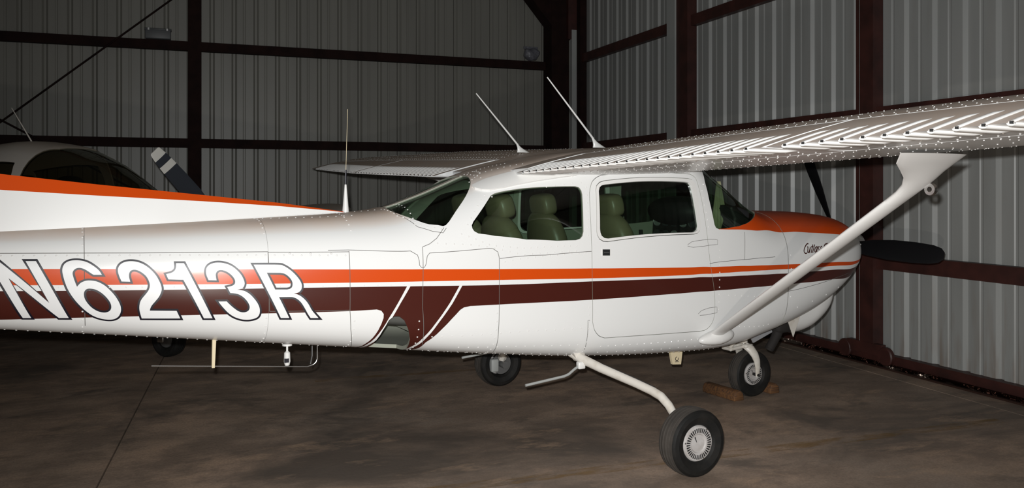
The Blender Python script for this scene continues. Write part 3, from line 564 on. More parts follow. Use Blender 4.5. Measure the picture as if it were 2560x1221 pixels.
DWO = [(-.1827,.6983),(-.173,.7102),(-.1499,.7188),(-.1154,.7225),(.5611,.7339),(.5894,.7319),(.6089,.7232),(.6157,.7108),(.6391,.5933),(.631,.5804),(.6101,.571),(.5805,.5672),(-.1037,.5462),(-.1395,.5481),(-.1674,.5554),(-.1825,.5667),(-.1874,.5788)]
DWI = [(-.1635,.6937),(-.1543,.7046),(-.1376,.7096),(-.1141,.7114),(.5321,.7224),(.5579,.7213),(.5726,.7141),(.5787,.7027),(.6182,.5921),(.6115,.5815),(.5924,.5747),(.5689,.5716),(-.1037,.5547),(-.1318,.5571),(-.1521,.5639),(-.1611,.5731),(-.1645,.5841)]
RSW = [(-1.0134,.6675),(-1.0015,.6784),(-.9201,.7199),(-.8698,.747),(-.8448,.7504),(-.8101,.7494),(-.7075,.7415),(-.6102,.7344),(-.4896,.7256),(-.3246,.7149),(-.2995,.71),(-.2865,.7001),(-.2823,.6889),(-.2823,.5803),(-.2892,.568),(-.3049,.5606),(-.3359,.5578),(-.4662,.5627),(-.6753,.5799),(-.8747,.6127),(-.9781,.6351),(-1.0017,.6459),(-1.0115,.6567)]
RW = smooth_poly([(-1.395,.985,1),(-1.4185,.8682),(-1.3747,.7879),(-1.2843,.7242),(-1.2089,.7016),(-1.1634,.6939),(-1.0896,.7342),(-1.0052,.7813),(-.9454,.8299),(-.912,.8803),(-.885,.94),(-.878,.985,1)], 3)
WSR = [(.74,.83),(.722,.775),(.7107,.7385),(.7245,.6859),(.7623,.6122),(.7753,.6044),(.7988,.6043),(.8624,.6171),(.9964,.6493),(1.0886,.6806),(1.1475,.7065),(1.2086,.7379),(1.29,.79),(1.36,.86),(1.395,.93),(1.40,.985)]
WIND = WSR+[(1.40, 1.015)]+[(a, 2-b_) for a, b_ in WSR[::-1]]
WELL = [(-1.575,.10),(-1.583,.22),(-1.5607,.2793),(-1.5378,.3265),(-1.5089,.3696),(-1.4813,.3851),(-1.4523,.3852),(-1.4222,.3702),(-1.3944,.3335),(-1.374,.2875),(-1.365,.22),(-1.365,.10)]
grow = lambda l, d: offset_poly(l, d, 1.55)
M3 = [WHITE, ORANGE, BROWN, LINING]
TAIL = -5.62
outer = [(TAIL, 0), (FIRE-.002, 0), (FIRE-.002, 2), (TAIL, 2)]
holes = [grow(DOOR, .0025), RSW, RW, WIND, WELL]
fus = skin('fuselage', FU, [outer]+holes+[mir(h) for h in (holes[0], holes[1], holes[2], holes[4])], M3, AP, step=.045, thick=.022, paint=PAINT)
cowl = skin('engine_cowling', FU, [[(FIRE+.002, 0), (2.479, 0), (2.479, 2), (FIRE+.002, 2)]], M3, AP, step=.035, thick=.01, paint=PAINT)
# nose bowl face, and the firewall and tail cap closing the shells
def cap(x, name, m, parent, inset=.0):
    u = np.linspace(0, 2, 60, endpoint=False); p = FU.pos(np.full(60, x), u); mesh(name, p*[1, 1, 1], [tuple(range(60))], m, parent)
cap(2.474, 'nose_face', SOOT, cowl); cap(FIRE-.03, 'firewall', PANELB, fus); cap(TAIL+.01, 'tail_cap', WHITE, fus)
for k, fl_ in enumerate((lambda l: l, mir)):
    d = skin('cabin_door', FU, [fl_(DOOR), fl_(grow(DWO, .002))], M3, AP, step=.045, thick=.022, paint=PAINT)
    skin('window_frame', FU, [fl_(grow(DWO, -.001)), fl_(DWI)], [CLEANW], d, step=.03, thick=.02, off=.004)
    skin('window_pane', FU, [fl_(grow(DWI, .004))], [TINT], d, step=.06, off=-.012)
    skin('side_window', FU, [fl_(grow(RSW, .006))], [TINT], AP, step=.06, off=-.010)
    skin('rear_window', FU, [fl_(grow(RW, .004))], [TINT], AP, step=.05, off=-.006)
    skin('wheel_well', FU, [fl_(grow(WELL, .03))], [mat('well_grey%d' % k, (.10, .10, .09), .7)], AP, step=.05, off=-.14)
    # door handle with its recess
    h = [(-.150,.5265),(-.082,.525),(-.082,.5045),(-.150,.506)]
    skin('handle_plate', FU, [fl_(h)], [CLEANW], d, step=.05, thick=.004, off=.003)
    hd = skin('door_handle', FU, [fl_([(-.145,.5245),(-.094,.5232),(-.094,.5057),(-.145,.507)])], [PANELB], d, step=.05, thick=.008, off=.009)
    mb = MB(); p = fl_([(-.14,.5158),(-.099,.5148)]); ribbon(mb, FU, p, .004, .0095); mb.build('handle_bar', GREYM, d)
skin('windshield', FU, [grow(WIND, .005)], [TINT], AP, step=.06, off=-.006)
for k in (0,):
    f_ = mir if k else (lambda l: l)
    skin('wing_root_fairing', FU, [f_([(-.9466,.8142),(-.9414,.7961),(-.9086,.7768),(-.865,.7656),(-.7816,.7572),(-.6567,.7523),(-.5006,.7487),(-.3077,.7462),(-.3,.775),(-.58,.80),(-.6796,.808),(-.764,.813),(-.8611,.819)])], [CLEANW], AP, step=.03, thick=.02, off=.014)
# registration letters
letters = []
for ch in 'N6213R':
    loops = [smooth_poly(l) for l in GLYPHS[ch]]
    su = float(np.linalg.norm(np.diff(FU.pos(np.full(41, loops[0][0][0]), np.linspace(.2, .7, 41)), axis=0), axis=1).sum()/.5)
    blk = [offset_poly(loops[0], .0098, su)]+[offset_poly(l, -.0098, su) for l in loops[1:]]
    o = skin('registration_letter', FU, loops, [LETTERW], AP, step=.03, off=.0016)
    o['label'] = 'white slanted character %s with a black outline' % ch
    skin('letter_outline', FU, blk, [BLACK], o, step=.03, off=.0008)
mb = MB()
for st in SCRIPT:
    s_ = smooth_poly([(*st[0], 1)]+[(*q, 0) for q in st[1:-1]]+[(*st[-1], 1)], 5) if len(st) > 2 else list(st)
    n_ = (len(st)-1)*5+1 if len(st) > 2 else 2
    ribbon(mb, FU, s_[:n_] if len(st) > 2 else s_, .0085, .001, .02)
o = mb.build('name_script', BROWN, AP, fix=False); o['label'] = 'dark brown script lettering on the cowling'
# seams and rivets
mb = MB()
for k, l in SEAMS.items():
    if k == 'l': l = [(1.4995, .84), (1.4993, .6967), (1.4495, .4452), (1.4582, .33)]; l = [(FIRE, .9), (FIRE, .33)]
    ribbon(mb, FU, l, .0032 if k not in 'pq' else .0026, .0006, .025)
ribbon(mb, FU, [(-2.155,.93),(-2.155,.2)], .0012, .0005); ribbon(mb, FU, [(-3.026,.97),(-3.026,.79)], .0012, .0005)
tag(mb.build('panel_seams', SEAM, AP, fix=False), kind='stuff')
mb = MB()
for a, b_, z0, z1 in ((.6, .78, .327, .345), (.53, .74, .528, .555)): pass
rl = MB()
def rv(p, sp=.042, r=.0052): rivets(rl, FU, p, sp, r)
rv([(-3.5,.672),(-2.776,.650),(-2.156,.635),(-1.75,.625)], .047); rv([(-3.5,.115),(-2.5,.125),(-1.7,.135)], .05)
rv([(-1.25,.145),(-.3,.15),(.4,.155),(.9,.165),(1.35,.18)], .045); rv([(-1.25,.115),(-.3,.12),(.4,.125),(.9,.13),(1.35,.14)], .06)
for x in (-3.035, -2.165, -1.70, -1.335, -.865): rv([(x,.97),(x,.72)], .05); rv([(x,.38),(x,.14)], .05)
rv([(-.24,.37),(-.235,.16)], .045); rv([(-.29,.23),(-.285,.15)], .035); rv([(-3.4,.48),(-2.2,.50),(-1.4,.505)], .075, .0035)
rv([(-2.2,.93),(-1.9,.88),(-1.62,.86)], .045); rv([(-2.15,.95),(-1.66,.985)], .05); rv([(-1.6,.985),(-1.44,.93),(-1.41,.80),(-1.3,.715),(-1.19,.682)], .04)
rv([(-1.05,.665),(-.97,.72),(-.88,.77)], .045); rv([(-1.1,.655),(-.9,.585),(-.7,.555),(-.3,.54)], .045); rv([(-1.25,.64),(-1.0,.60),(-.7,.535),(-.3,.525)], .05)
rv([(-.84,.525),(-.55,.522),(-.25,.518)], .05); rv([(-1.28,.30),(-.9,.30),(-.28,.30)], .06); rv([(-1.1,.245),(-.28,.245)], .06); rv([(-1.25,.19),(-.28,.195)], .06)
rv([(-.15,.235),(.4,.24),(.85,.25)], .055); rv([(-.15,.205),(.4,.21),(.85,.22)], .07); rv([(.81,.55),(.80,.33)], .05); rv([(.86,.40),(1.2,.42),(1.4,.43)], .06)
rv([(-.78,.768),(-.3,.745)], .07, .006); rv([(-.55,.728),(-.28,.724)], .06); rv([(-.25,.72),(-.25,.56)], .05); rv([(.70,.74),(.665,.70),(.72,.58)], .05)
rv([(1.49,.62),(1.49,.36)], .1, .007); rv([(1.5,.345),(2.15,.34)], .17, .007); rv([(2.40,.61),(2.40,.45)], .12, .007); rv([(-2.1,.64),(-1.75,.632)], .11, .007)
rv([(.98,.30),(1.35,.30)], .05); rv([(-.95,.845),(-.82,.90),(-.80,.985)], .035); rv([(-.9,.99),(-.55,.99)], .03); rv([(-.85,.90),(-.55,.86)], .04)
o = rl.build('rivets', CLEANW, AP, fix=False); o['kind'] = 'stuff'
# --- dorsal fin and tail
mb = MB(); top = [(-5.55, 2.62), (-5.15, 2.66), (-4.25, 1.86), (-3.9, 1.75), (-3.402, 1.68), (-2.951, 1.627), (-2.454, 1.573), (-2.017, 1.524), (-1.62, 1.466)]
ol = [(-4.4, 1.78), (-3.9, 1.65), (-3.4, 1.60), (-2.952, 1.569), (-2.457, 1.538), (-2.023, 1.506), (-1.70, 1.474)]
def fin_strip(name, lo, hi, m, w0, w1, parent):
    n = len(lo); v = []
    for s_ in (-1, 1):
        v += [(x, s_*w0(x, z), z) for x, z in lo]+[(x, s_*w1(x, z), z) for x, z in hi]
    q = 2*n; f = []
    for i in range(n-1): f += [(i, i+1, n+i+1, n+i), (q+i+1, q+i, q+n+i, q+n+i+1), (n+i, n+i+1, q+n+i+1, q+n+i)]
    f += [(0, n, q+n, q), (n-1, q+n-1, q+2*n-1, 2*n-1)]
    return mesh(name, v, f, m, parent, smooth=True, angle=30)
xs_ = np.linspace(-4.5, -1.62, 50); zt = np.interp(xs_, [p[0] for p in top], [p[1] for p in top]); zo = np.minimum(np.interp(xs_, [p[0] for p in ol], [p[1] for p in ol]), zt-.004)
zb = np.array([float(FU.p[2](x)) for x in xs_])-.02; zo = np.maximum(zo, zb+.005)
wd = lambda x, z: .012+.055*np.clip((-1.62-x)/1.0, 0, 1)*np.clip(1.75-z, 0, .4)/.4
fin_strip('dorsal_fin', list(zip(xs_, zb)), list(zip(xs_, zo)), WHITE, wd, wd, AP)
fin_strip('dorsal_fin_cap', list(zip(xs_, zo)), list(zip(xs_, zt)), ORANGE, wd, lambda x, z: .011, AP)
def foil_poly(c, xl, xt, n=14, t=.09):
    s_ = (1-np.cos(np.linspace(0, np.pi, n)))/2; y = 5*t*(.2969*np.sqrt(s_)-.126*s_-.3516*s_**2+.2843*s_**3-.1036*s_**4); ch = xl-xt
    return [(xl-ch*a, b_*ch+c) for a, b_ in zip(s_, y)]+[(xl-ch*a, -b_*ch+c) for a, b_ in zip(s_[-2:0:-1], y[-2:0:-1])]
def slab_foil(name, secs, m, parent):      # secs: list of point rings
    n = len(secs[0]); f = []
    for k in range(len(secs)-1): f += [(k*n+i, k*n+(i+1) % n, (k+1)*n+(i+1) % n, (k+1)*n+i) for i in range(n)]
    f += [tuple(range(n)), tuple(range((len(secs)-1)*n, len(secs)*n))[::-1]]
    mb = MB(); mb.add([p for s_ in secs for p in s_], f); return mb.build(name, m, parent, smooth=True, angle=35)
slab_foil('tail_fin', [[(x, y, z) for x, y in foil_poly(0, xl, xt)] for xl, xt, z in ((-4.30, -5.45, 1.35), (-4.85, -5.75, 2.1), (-5.2, -5.95, 2.62))], WHITE, AP)
for s_ in (-1, 1): slab_foil('tailplane', [[(x, s_*yy, 1.22+z) for x, z in foil_poly(0, xl, xt)] for xl, xt, yy in ((-4.55, -5.6, .05), (-4.75, -5.5, 1.7))], WHITE, AP)
# --- wings
TE0, ALF, DIH = 1.68, .0734, .0302
def chord_at(y):
    a = abs(y); k = max(0, (a-2.54)/2.9)
    return .83-.20*k, -.80+.31*k      # leading, trailing edge x
S_ = np.linspace(0, 1, 400)
def naca(s, up):
    yt = 5*.12*(.2969*np.sqrt(s)-.126*s-.3516*s**2+.2843*s**3-.1030*s**4); yc = np.where(s < .4, .02/.16*(.8*s-s*s), .02/.36*(.2+.8*s-s*s))
    return yc+yt*(1 if up else -1)
def wing_pt(y, s, up, off=0.):
    xl, xt = chord_at(y); c = xl-xt; x = xl-c*s; z = TE0+DIH*abs(y)+(x+.80)*ALF+naca(np.asarray(s, float), up)*c*1.06+off*(1 if up else -1)
    return (x, y, float(z))
SPL = .70
def wing_ring(y, s0, s1, n=26):
    b_ = (1-np.cos(np.linspace(0, np.pi, n)))/2 if s0 == 0 else np.linspace(0, 1, n); s_ = s0+(s1-s0)*b_
    return [wing_pt(y, a, True) for a in s_]+[wing_pt(y, a, False) for a in s_[::-1][(0 if s1 < 1 else 1):(None if s0 > 0 else -1)]]
def beads(mb, side, y0, y1, up, length, sp=.078):
    k = int((y1-y0)/sp); d = (y1-y0-k*sp)/2
    for i in range(k):
        yc = side*(y0+d+(i+.5)*sp); xl, xt = chord_at(yc); c = xl-xt; m = 9; v = []
        for j in range(m):
            s_ = 1.0-(length/c)*j/(m-1); h = (.0070 if up else .010)*min(1, (m-1-j)/2.0+.05); wd_ = (.0095 if up else .0135)*(1 if j < m-1 else .5)
            for q in range(7):
                a = math.pi*q/6; p = wing_pt(yc+wd_*math.cos(a), max(s_, 0), up, h*math.sin(a)-.0005); v.append(p)
        mb.add(v, [(j*7+q, j*7+q+1, (j+1)*7+q+1, (j+1)*7+q) for j in range(m-1) for q in range(6)])
holesmb = {}
for side in (-1, 1):
    ys = [.50, .62, 1.1, 1.8, 2.54, 3.3, 4.2, 5.0, 5.3]
    wg = slab_foil('wing', [wing_ring(side*y, 0, SPL if y < 5.25 else SPL) for y in ys], WHITE, AP)
    slab_foil('wing_tip', [[(x*(1-.25*k)+.02*k, side*(5.3+.19*k), (z-1.86)*(1-.75*k)+1.86-.02*k) for x, _, z in wing_ring(side*5.3, 0, 1.0)] for k in (0, .5, .85, 1)], WHITE, AP)
    fl_ = slab_foil('flap', [wing_ring(side*y, SPL+.006, 1.0, 12) for y in (.625, 1.1, 1.6, 2.1, 2.575)], WHITE, AP)
    al = slab_foil('aileron', [wing_ring(side*y, SPL+.006, 1.0, 12) for y in (2.595, 3.3, 4.0, 4.6, 5.29)], WHITE, AP)
    for tgt, y0, y1 in ((fl_, .64, 2.56), (al, 2.62, 5.0)):
        mb = MB(); beads(mb, side, y0, y1, True, .235); beads(mb, side, y0, y1, False, .27); tag(mb.build('corrugation', CLEANW, tgt, smooth=True, angle=80, fix=True), kind='stuff')
        mb = MB(); k = int((y1-y0)/.078); d = (y1-y0-k*.078)/2
        for i in range(k):
            yc = side*(y0+d+(i+.5)*.078); p = Vector(wing_pt(yc, .9985, True)); mb.box((p.x-.004, yc-.0045, p.z-.004), (p.x+.002, yc+.0045, p.z+.004))
        tag(mb.build('bead_holes', DARK, tgt), kind='stuff')
    rm = MB()
    def wrow(y0, y1, s, up, sp=.032, r=.004):
        for y in np.arange(y0, y1, sp):
            p = np.array(wing_pt(side*y, s, up)); q = np.array(wing_pt(side*y, s+.01, up)); e = np.array(wing_pt(side*(y+.05), s, up))
            n = np.cross(q-p, e-p); n = n/np.linalg.norm(n); n = n if (n[2] > 0) == up else -n; rivet(rm, p, n, r, r*.6)
    def crow(y, s0, s1, up, sp=.035, r=.004):
        for s in np.arange(s0, s1, sp/1.6):
            p = np.array(wing_pt(side*y, s, up)); q = np.array(wing_pt(side*y, s+.01, up)); e = np.array(wing_pt(side*(y+.05), s, up))
            n = np.cross(q-p, e-p); n = n/np.linalg.norm(n); n = n if (n[2] > 0) == up else -n; rivet(rm, p, n, r, r*.6)
    ye = 4.2 if side < 0 else 5.2
    for s in (.22, .30, .33, .55, .645, .685): wrow(.66, ye, s, True, .055, .0034)
    for y in np.arange(.72, ye, .42): crow(y, .2, .69, True, .05, .0034)
    if side < 0:
        for s in (.09, .24, .28, .48, .655, .69): wrow(.66, ye, s, False, .06, .0034)
        for y in np.arange(.70, ye, .40): crow(y, .05, .69, False, .055, .0034)
        for s in (.74, .80): wrow(2.7, 4.2, s, False, .07); wrow(.7, 2.5, s, False, .07)
    o = rm.build('rivets', CLEANW, wg, fix=False); o['kind'] = 'stuff'
# centre section of the roof between the wings
slab_foil('roof_skin', [wing_ring(y, 0.0, .93) for y in (-.56, -.3, 0, .3, .56)], WHITE, AP)
# --- wing struts
for s_ in (-1, 1):
    A_, B_ = Vector((.775, s_*.50, .60)), Vector((.235, s_*2.60, 1.715)); d = (B_-A_)
    mb = MB(); mb.tube([A_+d*.0, A_+d*.1, A_+d*.7, A_+d*.88], [.050]*4, 18, sx=.42, up=(-d.z*0, 0, 1)); st = mb.build('wing_strut', CLEANW, AP, smooth=True, angle=60)
    # flared fairing at the wing
    rings = []; n = 22; dn_ = d.normalized(); e1 = (Vector((1, 0, 0))-dn_*dn_.x).normalized(); e2 = dn_.cross(e1)
    if e2.y < 0: e2 = -e2
    for k, (t, l, wd_) in enumerate(((.85, .053, .025), (.885, .055, .026), (.915, .066, .029), (.945, .092, .034), (.97, .135, .040), (.995, .175, .043), (1.03, .20, .045))):
        c = A_+d*t; bl = min(1, max(0, (k-1)/3)); f1 = e1.lerp(Vector((1, 0, 0)), bl).normalized(); f2 = e2.lerp(Vector((0, 1, 0)), bl).normalized()
        rings.append([c+f1*(.052-l+l*math.cos(a))+f2*(wd_*math.sin(a)) for a in [2*math.pi*i/n for i in range(n)]])
    slab_foil('strut_fairing', rings, CLEANW, st)
    blob('strut_cuff', (.765, s_*.545, .605), (.15, .055, .05), 2.2, CLEANW, st, rot=Matrix.Rotation(R(-6), 3, 'Y'), warp=lambda p: (p.x, p.y*(1-.35*max(0, -p.x/.15)), p.z*(1-.3*max(0, -p.x/.15))))
    mb = MB(); e = A_+d*.93; mb.lathe([(.012, -.012), (.026, -.012), (.030, 0), (.026, .012), (.012, .012)], (e.x+.04, e.y+s_*.02, e.z-.035), 'x', 18, closed=True); mb.build('tie_ring', CHROME, st, smooth=True)
# --- antennas
def whip_ant(base, tip, parent):
    b_ = Vector(base); t = Vector(tip); d = t-b_
    mb = MB(); k = d.normalized(); o_ = b_+d*.13
    mb.tube([o_, o_+d*.4, t], [.0075, .0062, .0042], 8); a = mb.build('whip_antenna', CLEANW, parent, smooth=True)
    fw = Vector((1, 0, 0)); rings = []
    for tt, fx, bx, wy in ((0, .052, -.06, .016), (.04, .030, -.040, .013), (.085, .012, -.024, .011), (.14, .006, -.010, .009)):
        c = b_+d*tt; xm = (fx+bx)/2; hl = (fx-bx)/2
        rings.append([(c.x+xm+hl*math.cos(q), c.y+wy*math.sin(q), c.z) for q in [2*math.pi*i/14 for i in range(14)]])
    slab_foil('antenna_foot', rings, CLEANW, a)
whip_ant((-.03, .709, 1.885), (-.437, .70, 2.314), AP); whip_ant((.195, .004, 1.895), (-.232, .004, 2.364), AP)
mb = MB(); mb.lathe([(.0, .175), (.006, .17), (.021, .0), (.021, -.02), (0, -.02)], (-1.629, 0, 1.462), 'z', 14); a = mb.build('mast_antenna', CLEANW, AP, smooth=True)
mb = MB(); mb.tube([(-1.629, 0, 1.63), (-1.627, 0, 1.72)], .0055, 8); mb.build('antenna_sleeve', BLACK, a)
mb = MB(); mb.tube([(-1.627, 0, 1.72), (-1.616, 0, 2.085)], .0015, 6); mb.build('antenna_wire', CREAM, a)
mb = MB(); mb.lathe([(0, .05), (.010, .05), (.012, 0), (0, 0)], (.60, -.30, 1.865), 'z', 10); mb.build('fuel_vent', CLEANW, AP, smooth=True)
# belly antennas
mb = MB(); mb.tube([(-1.828, -.11, .70), (-1.828, -.11, .625), (-1.835, -.11, .606), (-1.85, -.11, .593), (-1.885, -.11, .584), (-2.71, -.11, .668)], .0036, 8); a = mb.build('belly_rod_antenna', CHROME, AP, smooth=True)
mb = MB(); mb.prism([(-2.385, -.125, .80), (-2.405, -.125, .80), (-2.408, -.125, .63), (-2.393, -.125, .63)], (0, .03, 0)); mb.build('antenna_standoff', CREAM, a)
mb = MB(); mb.tube([(-1.80, .12, .70), (-1.80, .12, .60), (-1.81, .12, .55)], .004, 6); mb.build('far_post', GREYM, a)
mb = MB(); mb.lathe([(0, .012), (.028, .012), (.028, 0), (.006, -.005), (.006, -.03), (.017, -.04), (.019, -.09), (.013, -.112), (0, -.112)], (-2.0, -.11, .715), 'z', 14); a = mb.build('stub_antenna', CLEANW, AP, smooth=True)
mb = MB(); mb.box((-2.018, -.1305, .622), (-1.994, -.120, .645)); mb.build('dark_patch', BLACK, a)
mb = MB(); mb.prism([(.648, -.205, .52), (.754, -.205, .52), (.754, -.205, .445), (.742, -.205, .362), (.668, -.205, .368), (.648, -.205, .46)], (0, .022, 0)); a = mb.build('blade_antenna', CREAM, AP)
mb = MB()
for q in range(12):
    t0, t1 = math.radians(-60+25*q), math.radians(-60+25*(q+1))
    mb.add([(.705+.016*math.cos(t0+2.6), -.2056, .405+.016*math.sin(t0+2.6)), (.705+.016*math.cos(t1+2.6), -.2056, .405+.016*math.sin(t1+2.6)), (.705+.011*math.cos(t1+2.6), -.2056, .405+.011*math.sin(t1+2.6)), (.705+.011*math.cos(t0+2.6), -.2056, .405+.011*math.sin(t0+2.6))], [(0, 1, 2, 3)])
mb.add([(.688, -.2056, .386), (.722, -.2056, .384), (.722, -.2056, .380), (.688, -.2056, .382)], [(0, 1, 2, 3)]); mb.build('round_emblem', BLACK, a, fix=False)
# --- main gear
def tire(R_, wd_, gro=True):
    h = wd_/2; p = [(R_*.52, -h*.62), (R_*.60, -h*.86), (R_*.78, -h*1.0), (R_*.90, -h*.93), (R_*.965, -h*.76)]
    for g_ in (-.5, -.17, .17, .5): p += [(R_*(.965+.035*(1-abs(g_+.06 if g_<0 else g_-.06)**2*2.2)), h*(g_-.07)), (R_*.967, h*(g_-.035)), (R_*.967, h*(g_+.035)), (R_*(.965+.035*(1-abs(g_)**2*2.2)), h*(g_+.07))]
    return p+[(r, -y) for r, y in [(R_*.965, -h*.76), (R_*.90, -h*.93), (R_*.78, -h), (R_*.60, -h*.86), (R_*.52, -h*.62)]]
def tread(c, R_, wd_, w_):
    pr_ = [(r+.0008, y) for r, y in tire(R_, wd_) if r > R_*.93]; mb = MB(); mb.lathe(pr_, c, 'y', 64); mb.build('tread_band', TREAD, w_, smooth=True, angle=30)
def wheel(c, R_, wd_, parent, out, slots=36, hubr=.50):
    mb = MB(); mb.lathe(tire(R_, wd_), c, 'y', 64, closed=True); w_ = mb.build('wheel', RUB, parent, smooth=True, angle=30); w_['label'] = 'black grooved tire with slotted wheel disc'; tread(c, R_, wd_, w_)
    h = wd_/2; r = R_*hubr; y = -out*0
    q = lambda v: out*v*h
    mb = MB(); mb.lathe([(0, q(.70)), (r*.50, q(.70)), (r*.56, q(.80)), (r*.62, q(.82)), (r*.93, q(.80)), (r*1.0, q(.78)), (r*1.06, q(.66)), (r*1.02, q(.3)), (0, q(.3))], c, 'y', 48); hb = mb.build('hub_disc', HUBW, w_, smooth=True, angle=35)
    mb = MB()
    for i in range(slots):
        a = 2*math.pi*i/slots; e = .5*2*math.pi/slots*.5; v = []
        for rr, aa in ((r*.64, -e*1.0), (r*.91, -e*1.2), (r*.91, e*1.2), (r*.64, e*1.0)): v.append((c[0]+rr*math.cos(a+aa), c[1]+q(.826), c[2]+rr*math.sin(a+aa)))
        mb.add(v, [(0, 1, 2, 3)])
    tag(mb.build('hub_slots', DARK, w_, fix=False), kind='stuff')
    mb = MB()
    for a in (.9, 3.0, 5.1): rivet(mb, (c[0]+r*.97*math.cos(a), c[1]+q(.79), c[2]+r*.97*math.sin(a)), (0, out, 0), .006, .004)
    tag(mb.build('hub_screws', CHROME, w_), kind='stuff')
    mb = MB(); a = math.radians(62); v = [(r*.10, -.7), (r*.44, -.16), (r*.46, .20), (r*.33, .16), (r*.08, -.2)]
    mb.add([(c[0]-r*.02+rr*math.cos(a+t*.55)*(-1), c[1]+q(.715), c[2]+rr*math.sin(a+t*.55)) for rr, t in v], [(0, 1, 2, 3, 4)]); mb.build('valve_slot', DARK, w_, fix=False)
    return w_
for s_ in (-1, 1):
    path = [(-.26, .33, .565), (-.235, .42, .535), (-.172, .56, .492), (-.08, .80, .437), (-.05, .92, .413), (-.034, .985, .392), (-.022, 1.04, .352), (-.014, 1.085, .30), (-.010, 1.11, .262)]
    mb = MB(); mb.tube([(x, s_*y, z) for x, y, z in path], [.030, .030, .028, .026, .026, .026, .025, .024, .023], 14); lg = mb.build('landing_gear_leg', OLDW, AP, smooth=True)
    wheel((0, s_*1.215, .190), .190, .152, AP, s_)
    mb = MB(); mb.tube([(-.010, s_*1.108, .262), (-.008, s_*1.125, .235)], .034, 6); mb.build('axle_clamp', OLDW, lg)
    mb = MB(); mb.lathe([(0, -.08), (.03, -.08), (.03, .04), (0, .04)], (0, s_*1.15, .190), 'y', 14); mb.build('axle', GREYM, lg, smooth=True)
    mb = MB(); mb.lathe([(.0, 0), (.085, 0), (.085, .012), (.0, .012)], (0, s_*1.15, .190), 'y', 28); mb.build('brake_disc', GREYM, lg, smooth=True)
    mb = MB(); mb.box((-.10, s_*1.15-.03, .13), (-.035, s_*1.15+.03, .235)); bevel(mb.build('brake_caliper', GALV, lg), .012, 2)
    P_ = [Vector((x, s_*y, z)) for x, y, z in path[2:5]]
    mb = MB(); v = []
    for p, q in zip(P_, (.0, .0, .0)): v += [p+Vector((.006, 0, .0285)), p+Vector((.022, 0, .020)), p+Vector((.029, 0, .003))]
    mb.add(v, [(0, 1, 4, 3), (1, 2, 5, 4), (3, 4, 7, 6), (4, 5, 8, 7)]); o = mb.build('step_pad', SOOT, lg, fix=True)
    m_ = o.modifiers.new('thick', 'SOLIDIFY'); m_.thickness = .004; m_.offset = 0
    mb = MB(); mb.prism([(-.285, s_*.37, .575), (-.20, s_*.37, .56), (-.22, s_*.37, .507), (-.255, s_*.37, .515)], (0, s_*.05, 0)); mb.build('leg_fairing', OLDW, lg)
    mb = MB(); mb.box((-.275, s_*.45-.02, .475), (-.225, s_*.45+.02, .52)); bevel(mb.build('step_bracket', CLEANW, lg), .008, 2)
    mb = MB(); mb.tube([(-.25, s_*.45, .50), (-.30, s_*.455, .478), (-.345, s_*.46, .452), (-.38, s_*.462, .443), (-.655, s_*.47, .418)], .0085, 10); mb.build('tie_down_rod', GALV, lg, smooth=True)
# --- nose gear
NX = 1.577
nw = wheel((NX, 0, .178), .178, .125, AP, -1, slots=28, hubr=.46)
mb = MB(); mb.tube([(1.50, 0, .62), (1.515, 0, .42)], .033, 16); ng = mb.build('nose_gear_leg', OLDW, AP, smooth=True)
mb = MB(); mb.tube([(1.514, 0, .44), (1.518, 0, .40)], .022, 14); mb.build('oleo', CHROME, ng, smooth=True)
for s_ in (-1, 1):
    pth = [(1.50, .035, .405), (1.525, .070, .378), (1.552, .084, .335), (1.570, .088, .29), (1.578, .088, .235), (1.577, .086, .165)]
    mb = MB(); mb.tube([(x, s_*y, z) for x, y, z in pth], [.030, .036, .034, .030, .025, .017], 10, sx=.55, up=(0, 1, 0)); mb.build('fork', OLDW, ng, smooth=True, angle=60)
mb = MB(); mb.box((1.475, -.07, .385), (1.555, .07, .415)); bevel(mb.build('fork_crown', OLDW, ng), .012, 2)
mb = MB(); mb.tube([(1.47, -.03, .50), (1.35, -.03, .395)], .013, 8); mb.tube([(1.47, .03, .50), (1.35, .03, .395)], .013, 8); mb.tube([(1.35, -.045, .387), (1.35, .045, .387)], .014, 8)
mb.tube([(1.35, -.035, .385), (1.50, -.025, .395)], .014, 8); mb.tube([(1.35, .035, .385), (1.50, .025, .395)], .014, 8); mb.build('torque_link', OLDW, ng, smooth=True)
mb = MB(); mb.tube([(NX, -.10, .178), (NX, .10, .178)], .012, 10); mb.build('nose_axle', SOOT, ng, smooth=True)
for s_ in (-1, 1):
    mb = MB(); mb.prism([(1.44, s_*.10, .56), (1.74, s_*.10, .62), (1.72, s_*.115, .515), (1.49, s_*.125, .44)], (0, s_*.012, 0)); mb.build('gear_door', mat('door_grey%d' % s_, (.30, .30, .31), .5), AP)
mb = MB(); mb.tube([(1.80, -.14, .66), (1.75, -.15, .56), (1.70, -.155, .475), (1.66, -.16, .43), (1.625, -.16, .385)], [.045, .042, .036, .034, .034], 14, cap=False); mb.build('exhaust_pipe', SOOT, AP, smooth=True)
mb = MB(); mb.box((1.68, -.20, .50), (1.86, .20, .62)); bevel(mb.build('lower_duct', SOOT, AP), .03, 2)
mb = MB(); mb.prism([(1.745, -.235, .60), (1.87, -.235, .63), (1.80, -.235, .475)], (0, .006, 0)); mb.build('cowl_flap_bracket', OLDW, AP)
